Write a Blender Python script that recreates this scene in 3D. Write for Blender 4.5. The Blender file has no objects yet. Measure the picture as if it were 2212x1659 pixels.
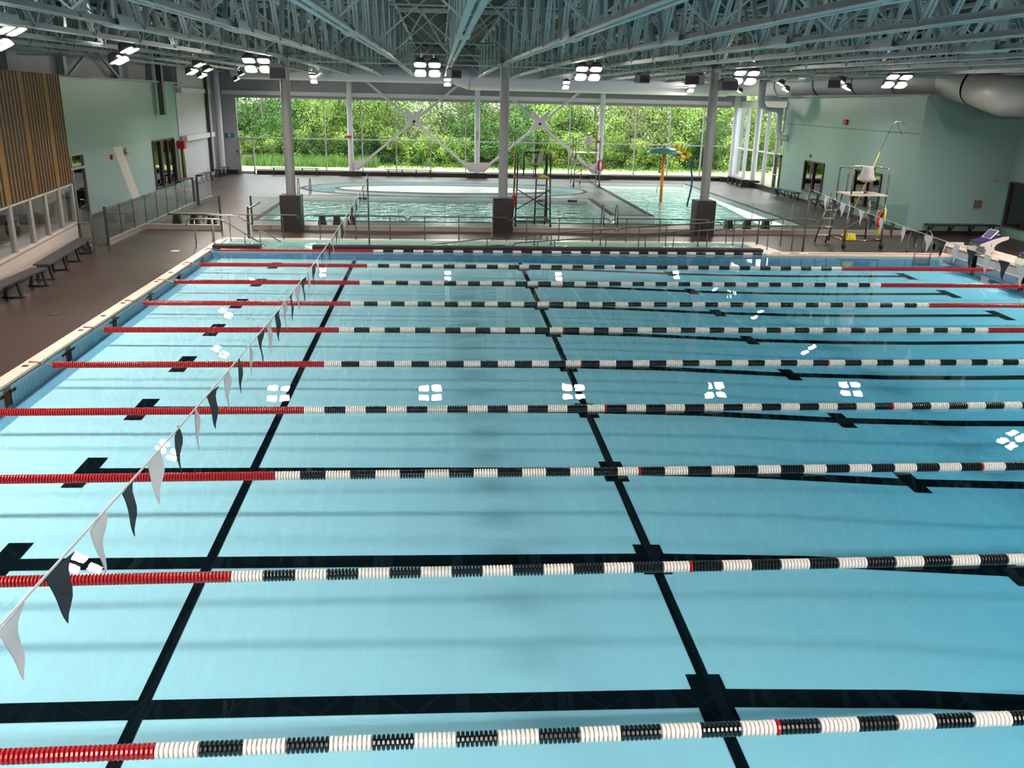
import bpy, bmesh, math, random
from mathutils import Vector, Matrix, Quaternion
random.seed(7)
SC = bpy.context.scene
COL = SC.collection
PI = math.pi
# ------------------------------------------------------------------ camera
F_PX, PAN, TILT, ROLL = 1871.7, .08640, .31540, .02230
CAM = Vector((7.2237, 0.0, 4.8886))
fw = Vector((math.sin(PAN)*math.cos(TILT), math.cos(PAN)*math.cos(TILT), -math.sin(TILT)))
rt = fw.cross(Vector((0, 0, 1))).normalized(); up = rt.cross(fw)
r2 = rt*math.cos(ROLL)+up*math.sin(ROLL); u2 = -rt*math.sin(ROLL)+up*math.cos(ROLL)
cd = bpy.data.cameras.new('camera'); cam = bpy.data.objects.new('camera', cd); COL.objects.link(cam)
M4 = Matrix((r2, u2, -fw)).transposed().to_4x4(); M4.translation = CAM
cam.matrix_world = M4
cd.sensor_width = 36; cd.lens = 36*F_PX/2212; cd.clip_start = .05; cd.clip_end = 600
SC.camera = cam
# ------------------------------------------------------------------ view, world, sun
SC.view_settings.view_transform = 'Standard'; SC.view_settings.look = 'None'
SC.view_settings.gamma = 1; SC.view_settings.use_curve_mapping = False
SC.view_settings.exposure = 0.0
cy = SC.cycles
cy.max_bounces = 8; cy.diffuse_bounces = 4; cy.glossy_bounces = 3; cy.transmission_bounces = 2
cy.transparent_max_bounces = 24; cy.volume_bounces = 0
cy.caustics_reflective = False; cy.caustics_refractive = False; cy.sample_clamp_indirect = 4.0
cy.use_denoising = True; cy.use_adaptive_sampling = True; cy.adaptive_threshold = .025
W = bpy.data.worlds.new('overcast_sky'); SC.world = W; W.use_nodes = True
W.node_tree.nodes['Background'].inputs[0].default_value = (.88, .95, 1, 1)
W.node_tree.nodes['Background'].inputs[1].default_value = 8.0
sd = bpy.data.lights.new('sun', 'SUN'); sun = bpy.data.objects.new('sun', sd); COL.objects.link(sun)
sd.energy = 9.0; sd.angle = .05; sd.color = (1, .95, .84)
sun.rotation_euler = (math.radians(13), math.radians(-16), 0); sun.location = (8, 60, 30)
LAMP_E = 400.0            # emission of the flood lamps' lenses
# ------------------------------------------------------------------ materials
MATS = {}
def nt(name):
    m = bpy.data.materials.new(name); m.use_nodes = True; t = m.node_tree
    MATS[name] = m
    return m, t, t.nodes, t.links, t.nodes['Principled BSDF']
def lin(c):
    return tuple((x/12.92 if x <= .04045 else ((x+.055)/1.055)**2.4) for x in [v/255 for v in c])
def flat(name, rgb, rough=.5, metal=0, noise=.08, scale=6, spec=.5, coat=0):
    m, t, n, l, b = nt(name)
    c = lin(rgb)
    tc = n.new('ShaderNodeNewGeometry'); no = n.new('ShaderNodeTexNoise'); no.inputs['Scale'].default_value = scale
    no.inputs['Detail'].default_value = 4
    l.new(tc.outputs['Position'], no.inputs['Vector'])
    mx = n.new('ShaderNodeMix'); mx.data_type = 'RGBA'
    mx.inputs['A'].default_value = tuple(x*(1-noise) for x in c)+(1,)
    mx.inputs['B'].default_value = tuple(min(1, x*(1+noise)) for x in c)+(1,)
    l.new(no.outputs['Fac'], mx.inputs['Factor']); l.new(mx.outputs['Result'], b.inputs['Base Color'])
    b.inputs['Roughness'].default_value = rough; b.inputs['Metallic'].default_value = metal
    b.inputs['Specular IOR Level'].default_value = spec
    b.inputs['Coat Weight'].default_value = coat; b.inputs['Coat Roughness'].default_value = .12
    return m
def tiles(name, c1, c2, mortar, size, rough, bw=.5, bh=.25, bump=.0, axis='xy', spec=.5, msize=.01, mottling=0.25):
    m, t, n, l, b = nt(name)
    g = n.new('ShaderNodeNewGeometry'); sx = n.new('ShaderNodeSeparateXYZ'); cx = n.new('ShaderNodeCombineXYZ')
    l.new(g.outputs['Position'], sx.inputs[0])
    a, bb = {'xy': ('X', 'Y'), 'yx': ('Y', 'X'), 'xz': ('X', 'Z'), 'yz': ('Y', 'Z')}[axis]
    l.new(sx.outputs[a], cx.inputs[0]); l.new(sx.outputs[bb], cx.inputs[1])
    br = n.new('ShaderNodeTexBrick'); l.new(cx.outputs[0], br.inputs['Vector'])
    br.inputs['Scale'].default_value = 1/size
    br.inputs['Color1'].default_value = lin(c1)+(1,); br.inputs['Color2'].default_value = lin(c2)+(1,)
    br.inputs['Mortar'].default_value = lin(mortar)+(1,); br.inputs['Mortar Size'].default_value = msize
    br.inputs['Brick Width'].default_value = bw; br.inputs['Row Height'].default_value = bh
    no = n.new('ShaderNodeTexNoise'); no.inputs['Scale'].default_value = .35; no.inputs['Detail'].default_value = 5
    l.new(g.outputs['Position'], no.inputs['Vector'])
    mx = n.new('ShaderNodeMix'); mx.data_type = 'RGBA'; mx.blend_type = 'MULTIPLY'; mx.inputs['Factor'].default_value = mottling
    l.new(br.outputs['Color'], mx.inputs['A']); l.new(no.outputs['Fac'], mx.inputs['B']); l.new(mx.outputs['Result'], b.inputs['Base Color'])
    mr = n.new('ShaderNodeMapRange'); l.new(no.outputs['Fac'], mr.inputs['Value'])
    mr.inputs['To Min'].default_value = rough*.75; mr.inputs['To Max'].default_value = rough*1.3
    l.new(mr.outputs['Result'], b.inputs['Roughness'])
    b.inputs['Specular IOR Level'].default_value = spec
    return m
def clear(name, tint, ior=1.45, rough=0.0, bump=None):
    """thin clear sheet: transparent with a Fresnel mirror on top"""
    m, t, n, l, b = nt(name); n.remove(b)
    out = n['Material Output']; mix = n.new('ShaderNodeMixShader'); tr = n.new('ShaderNodeBsdfTransparent')
    gl = n.new('ShaderNodeBsdfGlossy'); fr = n.new('ShaderNodeFresnel')
    tr.inputs[0].default_value = tint+(1,); gl.inputs['Roughness'].default_value = rough; fr.inputs[0].default_value = ior
    # same mirror strength from both sides of the sheet
    gb = n.new('ShaderNodeNewGeometry'); mr = n.new('ShaderNodeMapRange'); l.new(gb.outputs['Backfacing'], mr.inputs['Value'])
    mr.inputs['To Min'].default_value = ior; mr.inputs['To Max'].default_value = 1/ior; l.new(mr.outputs['Result'], fr.inputs[0])
    if bump:
        g = n.new('ShaderNodeNewGeometry'); mp = n.new('ShaderNodeMapping'); l.new(g.outputs['Position'], mp.inputs[0])
        mp.inputs['Scale'].default_value = bump[2]
        no = n.new('ShaderNodeTexNoise'); no.inputs['Scale'].default_value = bump[0]; no.inputs['Detail'].default_value = 3
        l.new(mp.outputs[0], no.inputs['Vector'])
        bp = n.new('ShaderNodeBump'); bp.inputs['Strength'].default_value = 1; bp.inputs['Distance'].default_value = bump[1]
        l.new(no.outputs['Fac'], bp.inputs['Height'])
        l.new(bp.outputs[0], gl.inputs['Normal']); l.new(bp.outputs[0], fr.inputs['Normal'])
    l.new(fr.outputs[0], mix.inputs[0]); l.new(tr.outputs[0], mix.inputs[1]); l.new(gl.outputs[0], mix.inputs[2])
    l.new(mix.outputs[0], out.inputs['Surface'])
    return m
def volume(m, col, dens):
    t = m.node_tree; va = t.nodes.new('ShaderNodeVolumeAbsorption')
    va.inputs['Color'].default_value = col+(1,); va.inputs['Density'].default_value = dens
    t.links.new(va.outputs[0], t.nodes['Material Output'].inputs['Volume'])
def emit(name, col, st):
    m, t, n, l, b = nt(name)
    b.inputs['Base Color'].default_value = (0.8, .8, .8, 1)
    b.inputs['Emission Color'].default_value = col+(1,); b.inputs['Emission Strength'].default_value = st
    return m
def leafmat(name, dark, light):
    m, t, n, l, b = nt(name)
    g = n.new('ShaderNodeNewGeometry'); no = n.new('ShaderNodeTexNoise'); no.inputs['Scale'].default_value = 1.1
    no.inputs['Detail'].default_value = 6; l.new(g.outputs['Position'], no.inputs['Vector'])
    oi = n.new('ShaderNodeObjectInfo'); ad = n.new('ShaderNodeMath'); ad.operation = 'MULTIPLY_ADD'
    l.new(oi.outputs['Random'], ad.inputs[0]); ad.inputs[1].default_value = .25; l.new(no.outputs['Fac'], ad.inputs[2])
    cr = n.new('ShaderNodeValToRGB'); cr.color_ramp.elements[0].position = .38; cr.color_ramp.elements[1].position = .78
    cr.color_ramp.elements[0].color = lin(dark)+(1,); cr.color_ramp.elements[1].color = lin(light)+(1,)
    l.new(ad.outputs[0], cr.inputs[0]); n.remove(b)
    df = n.new('ShaderNodeBsdfDiffuse'); tl = n.new('ShaderNodeBsdfTranslucent'); mx = n.new('ShaderNodeMixShader'); mx.inputs[0].default_value = .22
    l.new(cr.outputs[0], df.inputs[0]); l.new(cr.outputs[0], tl.inputs[0]); l.new(df.outputs[0], mx.inputs[1]); l.new(tl.outputs[0], mx.inputs[2])
    l.new(mx.outputs[0], n['Material Output'].inputs['Surface'])
    return m
steel = flat('white_painted_steel', (172, 190, 192), .45)
whitep = flat('white_paint', (212, 211, 220), .5)
pole_m = flat('column_paint', (140, 141, 142), .45)
roof_m = flat('grey_roof_deck', (72, 80, 82), .7)
deck_m = tiles('brown_deck_tile', (72, 59, 53), (66, 54, 49), (52, 43, 39), 1.0, .36, bw=.6, bh=.3, msize=.006, spec=.3)
cream_m = tiles('cream_coping_tile', (236, 222, 205), (228, 214, 198), (190, 175, 160), 1.0, .3, bw=.3, bh=.15, msize=.004, mottling=.1)
brown_m = tiles('dark_brown_tile', (40, 34, 33), (36, 31, 30), (28, 25, 24), 1.0, .35, bw=.3, bh=.3, axis='xz', msize=.006, mottling=.15)
band_m = tiles('grey_edge_tile', (66, 60, 61), (58, 53, 54), (44, 40, 41), 1.0, .6, bw=.15, bh=.15, msize=.01, spec=.1)
mint_m = flat('mint_wall_paint', (144, 178, 173), .42, noise=.03, scale=1.5)
mint2_m = flat('pale_mint_wall_paint', (156, 186, 184), .42, noise=.03, scale=1.5)
stripe_m = flat('cream_wall_stripe', (226, 220, 208), .5)
grey_m = flat('grey_wall_panel', (160, 162, 172), .55, noise=.05, scale=1.2)
lgrey_m = flat('light_wall_panel', (192, 192, 202), .5, noise=.04, scale=1.2)
cwall_m = flat('warm_white_wall', (222, 208, 198), .5, noise=.03)
poolfloor_m = flat('pale_pool_tile', (232, 244, 244), .6, noise=.02, scale=2, spec=0)
poolwall_m = tiles('blue_pool_wall_tile', (142, 186, 206), (130, 176, 200), (170, 200, 214), 1.0, .4, bw=.15, bh=.6, axis='yz', msize=.006, mottling=.15)
endwall_m = flat('grey_end_wall', (206, 203, 204), .45)
line_m = flat('black_lane_tile', (20, 26, 30), .6, noise=.15, scale=20, spec=.0)
chrome = flat('brushed_stainless', (160, 154, 148), .25, metal=1, noise=.03)
dchrome = flat('grey_metal_tube', (98, 96, 94), .35, metal=.8, noise=.03)
blackp = flat('black_plastic', (34, 38, 42), .4)
plank = flat('charcoal_recycled_plank', (66, 68, 70), .45, noise=.25, scale=25)
bench_brown = flat('brown_plank', (86, 74, 66), .45, noise=.2, scale=25)
redf = flat('red_float', (176, 26, 34), .25, noise=.1, scale=40)
whitef = flat('white_float', (248, 243, 236), .3, noise=.03, scale=40)
blackf = flat('black_float', (22, 26, 30), .25, noise=.1, scale=40)
cord_m = flat('white_cord', (222, 222, 222), .5)
flagw = flat('white_pennant_cloth', (232, 230, 232), .6, noise=.08, scale=12)
flagb = flat('black_pennant_cloth', (30, 36, 42), .6, noise=.12, scale=12)
duct_w = flat('white_fabric_duct', (222, 223, 236), .6, noise=.03, scale=1)
duct_m = flat('galvanised_duct', (196, 193, 188), .45, metal=.15, noise=.06, scale=2.5)
fixt_m = flat('lamp_housing_grey', (120, 120, 122), .4, metal=.4)
lens_m = emit('lamp_lens', (1, .89, .80), LAMP_E); lens_dim = emit('dimmed_lamp_lens', (1, .88, .78), LAMP_E*.26)
speak_m = flat('grey_speaker_case', (92, 102, 104), .5)
grille_m = flat('black_speaker_grille', (34, 34, 36), .6)
orange = flat('orange_paint', (232, 140, 20), .35)
teal = flat('teal_fibreglass', (88, 156, 150), .25)
dteal = flat('dark_teal_pipe', (10, 92, 104), .3)
yellow = flat('yellow_plastic', (240, 196, 20), .35)
lemon = flat('yellow_foam', (226, 220, 40), .5)
red_m = flat('red_plastic', (178, 20, 24), .4)
ringred = flat('orange_red_ring', (178, 48, 28), .5)
blue_m = flat('navy_top_pad', (38, 34, 92), .5)
blockw = flat('white_block_body', (226, 220, 216), .3)
glass_m = clear('window_glass', (.93, .97, .95))
bglass_m = clear('barrier_glass', (.88, .93, .915), 1.4)
dglass_m = clear('dark_office_glass', (.55, .6, .58), 1.5)
acryl_m = clear('clear_acrylic', (.8, .88, .88), 1.4)
water_m = clear('pool_water', (1, 1, 1), 1.33, 0.0, (1.6, .0009, (1, 1, 1)))
volume(water_m, (.10, .755, .94), .48)
rwater_m = clear('rippled_pool_water', (1, 1, 1), 1.33, 0.01, (1.8, .07, (1, 1.0, 1)))
volume(rwater_m, (.35, .90, .94), .28)
frame_m = flat('aluminium_frame', (176, 174, 172), .4, metal=.3)
dframe_m = flat('dark_frame', (60, 46, 46), .4)
grass_m = flat('mown_grass', (132, 146, 88), .9, noise=.2, scale=3)
tgrass_m = leafmat('tall_grass_blades', (50, 78, 34), (104, 134, 72))
bark_m = flat('tree_bark', (84, 70, 60), .8, noise=.3, scale=8)
leaf_a = leafmat('bright_green_leaves', (38, 60, 24), (138, 164, 84))
leaf_b = leafmat('deep_green_leaves', (26, 46, 24), (88, 118, 66))
leaf_c = leafmat('olive_green_leaves', (48, 58, 36), (134, 144, 98))
slat_w = flat('walnut_slat', (44, 28, 20), .7, noise=.2, scale=9)
slat_b = flat('dark_slat_backing', (40, 27, 20), .6, noise=.2, scale=5)
slat_l = flat('pale_oak_slat', (186, 144, 90), .5, noise=.12, scale=9)
sign_g = flat('green_sign', (28, 110, 120), .5)
navy_t = flat('navy_mark_tile', (20, 34, 60), .4)
# ------------------------------------------------------------------ geometry helpers
class MB:
    def __init__(s): s.v = []; s.f = []; s.mi = []; s.cur = 0
    def add(s, vs, fs):
        o = len(s.v); s.v += [tuple(v) for v in vs]; s.f += [tuple(i+o for i in f) for f in fs]; s.mi += [s.cur]*len(fs); return s
    def box(s, x0, y0, z0, x1, y1, z1):
        return s.add([(x0,y0,z0),(x1,y0,z0),(x1,y1,z0),(x0,y1,z0),(x0,y0,z1),(x1,y0,z1),(x1,y1,z1),(x0,y1,z1)],
                     [(0,3,2,1),(4,5,6,7),(0,1,5,4),(1,2,6,5),(2,3,7,6),(3,0,4,7)])
    def bar(s, p, q, w, h, upv=(0, 0, 1)):
        """rectangular bar from p to q, w across, h along the up direction"""
        p = Vector(p); q = Vector(q); d = (q-p).normalized(); u = Vector(upv)
        if abs(d.dot(u)) > .98: u = Vector((0, 1, 0))
        sx = d.cross(u).normalized(); u = sx.cross(d)
        vs = []
        for e in (p, q):
            for a, b in ((-1,-1),(1,-1),(1,1),(-1,1)): vs.append(e+sx*a*w/2+u*b*h/2)
        return s.add(vs, [(0,1,2,3),(7,6,5,4),(0,4,5,1),(1,5,6,2),(2,6,7,3),(3,7,4,0)])
    def tube(s, pts, r, n=8, caps=True):
        pts = [Vector(p) for p in pts]; rs = r if isinstance(r, (list, tuple)) else [r]*len(pts)
        vs = []; fs = []; prev = None
        for i, p in enumerate(pts):
            d = ((pts[min(i+1, len(pts)-1)]-p).normalized()+(p-pts[max(i-1, 0)]).normalized())
            if d.length < 1e-6: d = pts[min(i+1, len(pts)-1)]-p
            d.normalize()
            if prev is None:
                a = Vector((0, 0, 1)) if abs(d.z) < .9 else Vector((1, 0, 0)); prev = d.cross(a).normalized()
            a = (prev-d*prev.dot(d)).normalized(); prev = a; b = d.cross(a)
            for k in range(n):
                t = 2*PI*k/n; vs.append(p+(a*math.cos(t)+b*math.sin(t))*rs[i])
        for i in range(len(pts)-1):
            for k in range(n):
                fs.append((i*n+k, i*n+(k+1) % n, (i+1)*n+(k+1) % n, (i+1)*n+k))
        if caps:
            fs.append(tuple(reversed(range(n)))); m = (len(pts)-1)*n; fs.append(tuple(range(m, m+n)))
        return s.add(vs, fs)
    def lathe(s, prof, c=(0, 0, 0), n=24, axis='z'):
        vs = []; fs = []; c = Vector(c)
        for r, z in prof:
            for k in range(n):
                t = 2*PI*k/n; a, b = r*math.cos(t), r*math.sin(t)
                vs.append(c+Vector({'z': (a, b, z), 'x': (z, a, b), 'y': (a, z, b)}[axis]))
        for i in range(len(prof)-1):
            for k in range(n): fs.append((i*n+k, i*n+(k+1) % n, (i+1)*n+(k+1) % n, (i+1)*n+k))
        return s.add(vs, fs)
    def prism(s, poly, h0, h1, axis='z'):
        """extrude a 2D polygon between h0 and h1 along axis"""
        f = {'z': lambda a, b, h: (a, b, h), 'y': lambda a, b, h: (a, h, b), 'x': lambda a, b, h: (h, a, b)}[axis]
        n = len(poly); vs = [f(a, b, h0) for a, b in poly]+[f(a, b, h1) for a, b in poly]
        fs = [tuple(range(n)), tuple(range(2*n-1, n-1, -1))]+[(i, i+n, (i+1) % n+n, (i+1) % n) for i in range(n)]
        return s.add(vs, fs)
    def build(s, name, mat, parent=None, loc=None, smooth=False):
        me = bpy.data.meshes.new(name); me.from_pydata(s.v, [], s.f)
        for m in (mat if isinstance(mat, (list, tuple)) else [mat]): me.materials.append(m)
        if isinstance(mat, (list, tuple)): me.polygons.foreach_set('material_index', s.mi)
        bm = bmesh.new(); bm.from_mesh(me); bmesh.ops.recalc_face_normals(bm, faces=bm.faces); bm.to_mesh(me); bm.free()
        if smooth: me.shade_smooth()
        me.update()
        o = bpy.data.objects.new(name, me); COL.objects.link(o)
        if parent: o.parent = parent
        if loc: o.location = loc
        return o
def tag(o, label=None, cat=None, group=None, kind=None):
    for k, v in (('label', label), ('category', cat), ('group', group), ('kind', kind)):
        if v: o[k] = v
    return o
def empty(name, label, cat, loc=(0, 0, 0), rz=0, group=None, kind=None):
    o = bpy.data.objects.new(name, None); COL.objects.link(o); o.location = loc; o.rotation_euler = (0, 0, rz); o.empty_display_size = .1
    return tag(o, label, cat, group, kind)
def copy_tree(o, parent=None):
    c = o.copy(); COL.objects.link(c)
    if parent: c.parent = parent
    for ch in [x for x in o.children]: copy_tree(ch, c)
    return c
def smooth_by_angle(o, a=40):
    me = o.data; me.shade_smooth()
    try: me.set_sharp_from_angle(angle=math.radians(a))
    except Exception: pass
    return o
def arc(p0, p1, p2, n=5):
    """rounded corner from p0 through control p1 to p2"""
    p0, p1, p2 = Vector(p0), Vector(p1), Vector(p2)
    return [p0*(1-t)**2+p1*2*t*(1-t)+p2*t*t for t in [i/n for i in range(n+1)]]
DZ = .06                 # deck level above the lane pool's water
ORD = ['first', 'second', 'third', 'fourth', 'fifth', 'sixth', 'seventh', 'eighth', 'ninth', 'tenth', 'eleventh', 'twelfth',
       'thirteenth', 'fourteenth', 'fifteenth', 'sixteenth', 'seventeenth', 'eighteenth', 'nineteenth', 'twentieth']
# ================================================================== SETTING
# ---- lane pool
PX0, PX1, PY0, PY1 = -.25, 25.27, -2.0, 29.0
def table(tb, x):
    for (a, b), (c, d) in zip(tb, tb[1:]):
        if x <= c: return b+(d-b)*max(0, (x-a))/(c-a)
    return tb[-1][1]
def pool_z(x, y):
    """lane pool floor level: shallow at the left, deep at the right, raised towards the far side to imitate refraction"""
    d = table([(-1, 1.15), (0, 1.15), (2, 1.2), (5, 1.28), (9.9, 1.45), (12, 1.65), (14.8, 2.15), (17, 2.38), (19, 2.45), (26, 2.28)], x)
    k = table([(-3, .65), (0, .62), (5, .53), (7, .487), (9.6, .43), (12.2, .385), (14.8, .34), (17.4, .30), (20, .267), (22.6, .239), (25.2, .217), (28, .197), (31, .18)], y)  # apparent depth through refracting water, built into the floor's shape
    return -d*k
xs = [PX0, 1.95, 3.4, 4.4, 6, 8, 9.6, 9.9, 10.3, 11, 12, 13, 14, 14.8, 16, 17, 19, 21, 23, PX1]
ys = [PY0, 0, 2.5, 5, 6, 7, 8.3, 9.6, 10.9, 12.2, 13.5, 14.8, 16.1, 17.4, 18.7, 20, 21.3, 22.6, 23.9, 25.2, 26.6, 28, PY1]
def pz(x, y):
    for (a, b) in zip(xs, xs[1:]):
        if x <= b: break
    for (c, d) in zip(ys, ys[1:]):
        if y <= d: break
    s = (x-a)/(b-a); t = (y-c)/(d-c)
    return (pool_z(a, c)*(1-s)*(1-t)+pool_z(b, c)*s*(1-t)+pool_z(a, d)*(1-s)*t+pool_z(b, d)*s*t)
pool = empty('swimming_pool', 'long blue lane pool filling the foreground with black floor lines', 'pool', (12.5, 14, 0))
def pbuild(mb, name, mat, par=pool, **k):
    o = mb.build(name, mat, par, **k); o.matrix_parent_inverse = Matrix.Translation(-par.location); return o
m = MB(); nx = len(xs)
m.add([(x, y, pool_z(x, y)) for y in ys for x in xs], [(j*nx+i, j*nx+i+1, (j+1)*nx+i+1, (j+1)*nx+i) for j in range(len(ys)-1) for i in range(nx-1)])
pbuild(m, 'pool_floor', poolfloor_m)
m = MB()
for X in (PX0,):
    m.add([(X, y, zz) for y in ys for zz in (.02, pool_z(X, y)-.01)], [(2*j, 2*j+1, 2*j+3, 2*j+2) for j in range(len(ys)-1)])
pbuild(m, 'pool_wall', poolwall_m)
m = MB(); X = PX1
m.add([(X, y, zz) for y in ys for zz in (.0, pool_z(X, y)-.01)], [(2*j, 2*j+1, 2*j+3, 2*j+2) for j in range(len(ys)-1)])
for Y in (PY0, PY1):
    m.add([(x, Y, zz) for x in xs for zz in (.02, pool_z(x, Y)-.01)], [(2*j, 2*j+1, 2*j+3, 2*j+2) for j in range(len(xs)-1)])
wall_far = tiles('blue_pool_end_tile', (120, 168, 196), (112, 160, 190), (150, 185, 205), 1.0, .4, bw=.3, bh=.15, axis='xz', msize=.004, mottling=.15)
pbuild(m, 'pool_wall', wall_far)
m = MB(); m.add([(x, y, pz(x, y)+.003) for y in ys for x in (PX0, .06)], [(2*j, 2*j+1, 2*j+3, 2*j+2) for j in range(len(ys)-1)]); pbuild(m, 'floor_edge_band', poolwall_m)
# black floor markings, laid on the floor
def strip_x(m, y, w, x0, x1):
    pts = sorted(set([x0, x1]+[x for x in xs if x0 < x < x1])); vs = []; e = .004
    for x in pts: vs += [(x, y-w/2, pz(x, y-w/2)+e), (x, y+w/2, pz(x, y+w/2)+e)]
    m.add(vs, [(2*i, 2*i+2, 2*i+3, 2*i+1) for i in range(len(pts)-1)])
def strip_y(m, x, w, y0, y1, e=.006):
    pts = sorted(set([y0, y1]+[y for y in ys if y0 < y < y1])); vs = []
    for y in pts: vs += [(x-w/2, y, pz(x-w/2, y)+e), (x+w/2, y, pz(x+w/2, y)+e)]
    m.add(vs, [(2*i, 2*i+1, 2*i+3, 2*i+2) for i in range(len(pts)-1)])
SP = 2.6038
ROPE_Y = [5.7215+SP*i for i in range(10)]          # nearest first
for i in range(11):
    y = 5.7215+SP*(i-.5)
    if y > PY1-.5: continue
    m = MB(); strip_x(m, y, .27, 1.98, 22.95)
    for x in (1.98, 22.95): strip_y(m, x, .30, y-.52, y+.52)
    for x in (9.9, 14.8): strip_y(m, x, .36 if x < 12 else .30, y-.36, y+.36)
    pbuild(m, 'lane_marking', line_m)
    m = MB(); z1 = pool_z(PX0, y)*.86; X = PX0+.006
    m.add([(X, y-.13, -.01), (X, y+.13, -.01), (X, y+.13, z1), (X, y-.13, z1), (X, y-.32, -.02+z1*.18), (X, y+.32, -.02+z1*.18), (X, y+.32, z1*.42), (X, y-.32, z1*.42)], [(0,1,2,3),(4,5,6,7)])
    pbuild(m, 'wall_cross_marking', line_m)
for x in (4.4, 9.9):
    m = MB(); strip_y(m, x, .125, PY0, 28.85, .005); pbuild(m, 'cross_line_marking', line_m)
# coping
m = MB(); m.box(-.52, -4, .004, PX0, 31.35, DZ+.01); pbuild(m, 'coping', cream_m)
m = MB(); m.box(18.45, 28.98, .004, 25.27, 29.5, DZ+.01); pbuild(m, 'coping', cream_m)
for y in ROPE_Y+[y+1.3 for y in ROPE_Y[1:8:2]]: m = MB(); m.box(-.44, y-.28, DZ+.008, -.34, y-.18, DZ+.016); pbuild(m, 'anchor_cover', blackp)
# water body of the lane pool
m = MB(); zb = -2.2
m.box(PX0-.02, PY0-.02, zb, PX1+.02, PY1+.02, 0)
tag(m.build('pool_water', water_m), 'still clear blue water of the lane pool', 'water')
# ---- deck (one floor with openings)
def loop_pts(kind):
    out = []
    if kind == 'lazy':
        for k in range(72): t = 2*PI*k/72; out.append((7.55+7.85*math.cos(t), 50.28+4.0*math.sin(t)))
    return out
PLAY = [(-.17, 36.5), (22.7, 36.5), (22.7, 55.9), (17.0, 55.9), (17.0, 39.2), (14.95, 38.5), (14.95, 46.1), (-.17, 46.1)]
PLAY = [(-.17, 36.5), (22.7, 36.5), (22.78, 55.9), (17.0, 55.9), (16.95, 39.1), (14.9, 39.1), (15.0, 46.1), (-.17, 46.1)]
LAZY = loop_pts('lazy')
MAINH = [(PX0, PY0), (PX1, PY0), (PX1, PY1), (18.45, PY1), (18.45, 31.3), (PX0-.02, 31.3)]
def fill(loops, z, name, mat):
    bm = bmesh.new(); es = []
    for lp in loops:
        vs = [bm.verts.new((x, y, z)) for x, y in lp]
        es += [bm.edges.new((vs[i], vs[(i+1) % len(vs)])) for i in range(len(vs))]
    bmesh.ops.triangle_fill(bm, use_beauty=True, use_dissolve=False, edges=es)
    bmesh.ops.recalc_face_normals(bm, faces=bm.faces)
    if sum(f.normal.z for f in bm.faces) < 0: bmesh.ops.reverse_faces(bm, faces=bm.faces)
    me = bpy.data.meshes.new(name); bm.to_mesh(me); bm.free(); me.materials.append(mat)
    o = bpy.data.objects.new(name, me); COL.objects.link(o); return o
OUT = [(-12, -4), (32.3, -4), (32.3, 50.5), (27.4, 50.5), (27.4, 59.0), (-12, 59.0)]
fl = fill([OUT, MAINH, PLAY, LAZY], DZ, 'floor', deck_m); tag(fl, 'brown tiled pool deck', 'floor', kind='structure')
# edge bands round the play pool and the river
def ring(m, lp, w, z, h=.0):
    n = len(lp); vs = []
    cxx = sum(p[0] for p in lp)/n; cyy = sum(p[1] for p in lp)/n
    A = sum(lp[i][0]*lp[(i+1) % n][1]-lp[(i+1) % n][0]*lp[i][1] for i in range(n)); sg = 1 if A > 0 else -1
    for i in range(n):
        p0 = Vector(lp[i-1]); p = Vector(lp[i]); p1 = Vector(lp[(i+1) % n])
        d0 = (p-p0).normalized(); d1 = (p1-p).normalized(); n0 = Vector((d0.y, -d0.x))*sg; n1 = Vector((d1.y, -d1.x))*sg
        b = (n0+n1); b = b/max(.3, b.length_squared)*2
        q = p+b*w; vs += [(p.x, p.y, z), (q.x, q.y, z)]
    m.add(vs, [(2*i, 2*i+1, (2*i+3) % (2*n), (2*i+2) % (2*n)) for i in range(n)])
def walls_down(m, lp, z0, z1):
    n = len(lp); m.add([(x, y, z) for x, y in lp for z in (z0, z1)], [(2*i, 2*i+1, (2*i+3) % (2*n), (2*i+2) % (2*n)) for i in range(n)])
def shrink(lp, w):
    m = MB(); ring(m, lp, w, 0); return [(v[0], v[1]) for v in m.v[1::2]]
WZ = -.16
play = empty('play_pool', 'L-shaped teaching and splash pool behind the glass barrier', 'pool', (8, 41, 0))
ivory_m = flat('ivory_pool_tile', (236, 240, 238), .35, noise=.03)
tealfloor_m = flat('pale_teal_pool_floor', (190, 222, 214), .4, noise=.05)
m = MB(); ring(m, PLAY, .28, DZ+.006); o = pbuild(m, 'edge_band', band_m, play)
m = MB(); walls_down(m, PLAY, DZ+.006, -.95); pbuild(m, 'pool_wall', ivory_m, play)
m = MB(); m.add([(-.2, 36.4, -.9), (15.2, 36.4, -.9), (15.2, 46.2, -.9), (-.2, 46.2, -.9)], [(0,1,2,3)])
m.add([(15.0, 36.4, -.9), (22.8, 36.4, -.8), (22.8, 47, -.38), (22.8, 56, WZ+.02), (16.9, 56, WZ+.02), (16.9, 47, -.38), (15.0, 39.2, -.8)], [(0,1,2,6), (6,2,5), (5,2,3,4)])
pbuild(m, 'pool_floor', tealfloor_m, play)
for (x, y) in ((3.2, 46.09), (12.6, 46.09), (14.2, 46.09)): m = MB(); m.box(x-.25, y-.012, WZ+.04, x+.25, y, WZ+.16); pbuild(m, 'depth_mark_tile', navy_t, play)
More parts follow.
